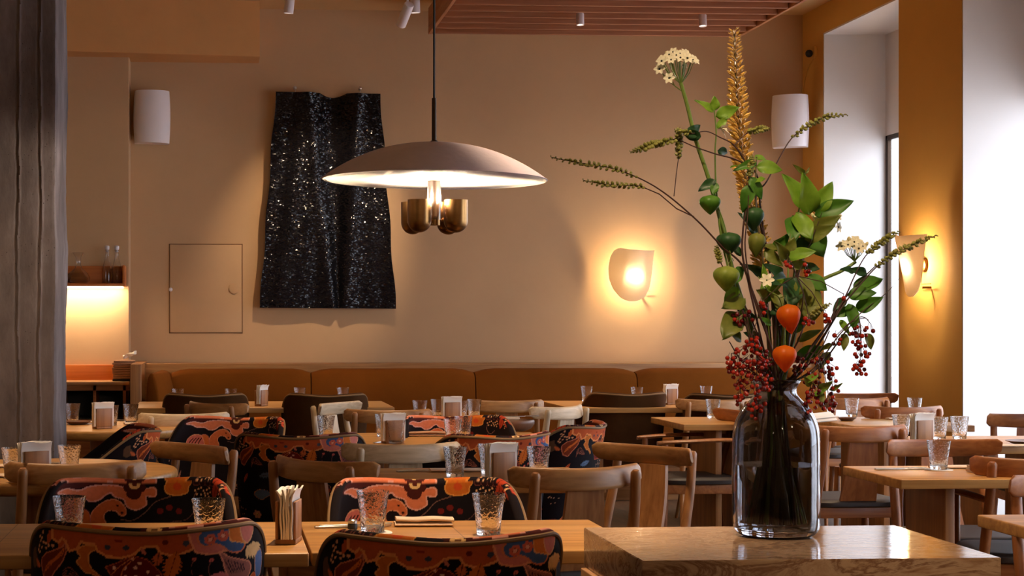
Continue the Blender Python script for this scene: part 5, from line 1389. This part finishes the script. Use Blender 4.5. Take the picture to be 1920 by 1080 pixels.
for a_, b_, k_, w_ in (((1450, 600), (1425, 575), 'dark', .9), ((1470, 610), (1500, 575), 'dark', 1.0), ((1480, 620), (1520, 600), 'green', .8), ((1500, 640), (1540, 615), 'olive', .7), ((1415, 610), (1385, 580), 'dark', .8), ((1430, 640), (1400, 625), 'dark', .8), ((1490, 560), (1530, 530), 'dark', .9), ((1440, 520), (1405, 490), 'dark', .9), ((1500, 600), (1535, 580), 'olive', .8), ((1460, 640), (1488, 610), 'dark', .8), ((1395, 640), (1365, 615), 'olive', .7), ((1500, 670), (1535, 650), 'green', .7), ((1425, 440), (1400, 405), 'dark', .8), ((1455, 470), (1480, 440), 'green', .8), ((1395, 480), (1375, 450), 'dark', .8)):
    leaf(S, a_, b_, k_, .02, -random.uniform(-.02, .03), w_, random.uniform(-.5, .5))
S = Stem('leafy_stem', 'stem of pale lime leaves and a pale flower low in the left foliage', 'foliage', 'leafy stems in the vase', [(1412, 520, -.06), (1425, 580, -.05), (1440, 670, -.02)], .001, .0024, 'stem')
for a_, b_, k_, w_ in (((1418, 530), (1412, 505), 'lime', .9), ((1422, 545), (1450, 525), 'lime', .7), ((1424, 560), (1400, 545), 'olive', .8), ((1428, 590), (1452, 570), 'dark', .9), ((1430, 610), (1410, 595), 'green', .8)):
    leaf(S, a_, b_, k_, -.06, -.08, w_, random.uniform(-.4, .4))
o = link('star_flower', SFM, S.t); o.location = S.loc(Q(1413, 528, -.09)); o.rotation_mode = 'QUATERNION'; o.rotation_quaternion = rot_to((-.2, -1, .3)); o.scale = (1.2,)*3
for i in range(6):
    Stem('green_stem', 'plain thick green stem rising from the vase neck in the middle', 'foliage', 'plain stems in the vase', [(1440+11*i, 560+10*(i % 3), -.03+.012*i), (1447+8*i, 640, -.02+.01*i), (1451+4*i, 700, -.008+.005*i)], .0035, .0048, ['stem_dark', 'stem', 'leaf_dark'][i % 3])

# berry branches
BM = {k: MB().ball((0, 0, 0), .0052, 12, 8).mesh('berry', M[k]) for k in ('berry', 'berry_dark')}
def berries(S, root, blobs, seed, dark=.3, dy=0, hang=.5):
    r = random.Random(seed); st = MB(); n = 0
    for (u, v, ru, rv, cnt) in blobs:
        c = Q(u, v, dy); rx, rz = ru*sc_, rv*sc_; top = c+Vector((0, 0, rz*.9)); got = []
        st.tube([S.loc(Q(*root)), S.loc((Q(*root)+top)/2+Vector((0, -.004, .008))), S.loc(top)], [.0012, .001, .0008], 5)
        tries = 0
        while len(got) < cnt and tries < 4000:
            tries += 1; a, b, d = r.uniform(-1, 1), r.uniform(-1, 1), r.uniform(-1, 1)
            if a*a+b*b+d*d > 1: continue
            p = c+Vector((a*rx, d*max(rx*.7, .014), b*rz))
            if any((p-g).length < .0088 for g in got): continue
            got.append(p)
            o = link('berry', BM['berry_dark' if r.random() < dark else 'berry'], S.t); o.location = S.loc(p); k_ = r.uniform(.85, 1.05); o.scale = (k_,)*3
            q_ = Vector((c.x+(p.x-c.x)*.4, c.y+(p.y-c.y)*.4, p.z+.012)); st.tube([S.loc(q_), S.loc(p)], .0005, 4)
        st.tube([S.loc(top), S.loc(c), S.loc(c-Vector((0, 0, rz*.7)))], [.0009, .0007, .0005], 5)
    S.part(st, 'twigs', 'twig')
GR = 'red berry branches in the vase'
S = Stem('berry_branch', 'branch dense with red berries spilling left over the vase neck', 'berries', GR, [(1385, 585, -.05), (1398, 640, -.05), (1425, 700, -.03)], .0015, .0028, 'twig')
berries(S, (1400, 640, -.05), [(1392, 665, 34, 44, 46), (1400, 712, 32, 40, 40), (1368, 690, 22, 34, 14)], 3, .25, -.07)
S = Stem('berry_branch', 'red berry branch hanging lowest at the left of the vase neck', 'berries', GR, [(1360, 640, -.03), (1385, 680, -.03), (1425, 712, -.02)], .0012, .0025, 'twig')
berries(S, (1385, 680, -.03), [(1356, 688, 13, 30, 12), (1400, 760, 20, 24, 16), (1372, 755, 8, 22, 3), (1372, 730, 12, 20, 9)], 6, .3, -.06)
S = Stem('berry_branch', 'branch with dark red berries beside the brown-green stems, left', 'berries', GR, [(1375, 580, -.06), (1395, 640, -.05), (1430, 700, -.03)], .0012, .0025, 'twig')
berries(S, (1392, 640, -.05), [(1380, 600, 22, 20, 14), (1420, 585, 16, 16, 6), (1420, 690, 18, 30, 18)], 8, .8, -.05)
S = Stem('berry_branch', 'arching branch of hanging red berries at the far right of the bouquet', 'berries', GR, [(1625, 600, -.01), (1608, 595, -.01), (1580, 625, -.01), (1530, 690, -.01)], .0009, .0025, 'twig')
berries(S, (1608, 598, -.01), [(1606, 628, 17, 22, 15), (1612, 660, 22, 14, 12), (1610, 690, 16, 18, 13), (1630, 615, 8, 8, 2), (1566, 640, 8, 14, 4)], 11, .45, -.01)
S = Stem('berry_branch', 'red berry branch right of the vase neck, clustered low', 'berries', GR, [(1540, 620, -.05), (1520, 660, -.05), (1485, 710, -.02)], .0012, .0026, 'twig')
berries(S, (1520, 665, -.05), [(1530, 690, 26, 26, 18), (1545, 720, 14, 24, 10), (1510, 725, 20, 22, 14), (1500, 768, 8, 26, 10), (1540, 758, 15, 12, 9), (1520, 752, 9, 14, 6), (1488, 690, 16, 26, 12)], 13, .5, -.05)
S = Stem('berry_branch', 'thin branch with bright red berry pairs high in the middle foliage', 'berries', GR, [(1445, 480, -.11), (1462, 520, -.11), (1480, 560, -.09), (1475, 640, -.04)], .0007, .002, 'twig')
berries(S, (1462, 520, -.11), [(1446, 500, 6, 10, 3), (1478, 514, 6, 16, 4), (1548, 560, 6, 8, 2), (1485, 603, 12, 8, 5), (1515, 598, 12, 8, 4), (1398, 575, 10, 8, 3)], 17, .1, -.11)
S = Stem('leafy_stem', 'small green leaves low over the rim, right of the vase neck', 'foliage', 'leafy stems in the vase', [(1530, 730, -.05), (1505, 715, -.04), (1480, 715, -.02)], .0009, .0015, 'stem')
for a_, b_, k_ in (((1495, 715), (1512, 700), 'lime'), ((1505, 722), (1490, 708), 'olive'), ((1520, 728), (1540, 715), 'olive'), ((1528, 735), (1520, 755), 'olive'), ((1540, 730), (1556, 722), 'olive'), ((1510, 740), (1525, 728), 'lime')): leaf(S, a_, b_, k_, -.05, -.07, .8)

# ================================================================ LIGHT FROM TABLE SPOTS AND ADDED FILL LAMPS
for x, y, e in ((.62, 4.3, 190), (1.35, 6.0, 120), (-1.0, 6.2, 110), (.75, 7.8, 120), (-.7, 8.8, 130), (1.0, 9.5, 110), (.2, 10.8, 90), (2.2, 10.8, 100),
                (2.7, 9.3, 110), (3.3, 7.7, 130), (2.8, 6.1, 130), (2.6, 4.6, 60)):
    table_spot(x, y, e*1.25)
spot_fixture((.7, 2.0, 3.42), (1.5, 3.7, 1.25), 150, 'added unseen fill spotlight aimed at the bouquet', cone=34)  # unseen spot added to brighten the leaves from the camera side
for i, (x, y) in enumerate(((-3.2, 7.5), (-3.0, 2.5), (1.2, .4), (2.6, 1.0), (-1.2, -1.5), (1.5, -2.8))):  # invented globes out of view, added as warm ambient fill
    ld = bpy.data.lights.new('fill_lamp', 'POINT'); 
    t = thing('fill_globe', 'added fill globe lamp, unseen, in the near part of the room', 'pendant lamp', (x, y, 2.55), 0, 'added fill globe lamps out of view')
    MB().ball((0, 0, 0), .14, 28, 18).build('globe', M['opal'], t); MB().tube([(0, 0, .13), (0, 0, ZC-2.55)], .004, 6).build('cord', M['black'], t); MB().ball((0, 0, 0), .03).build('bulb', M['bulb'], t)
    lo = light('fill_globe_light', 'POINT', (0, 0, 0), 10, (1, .76, .5), .06); lo.parent = t; lo.location = (0, 0, -.16)
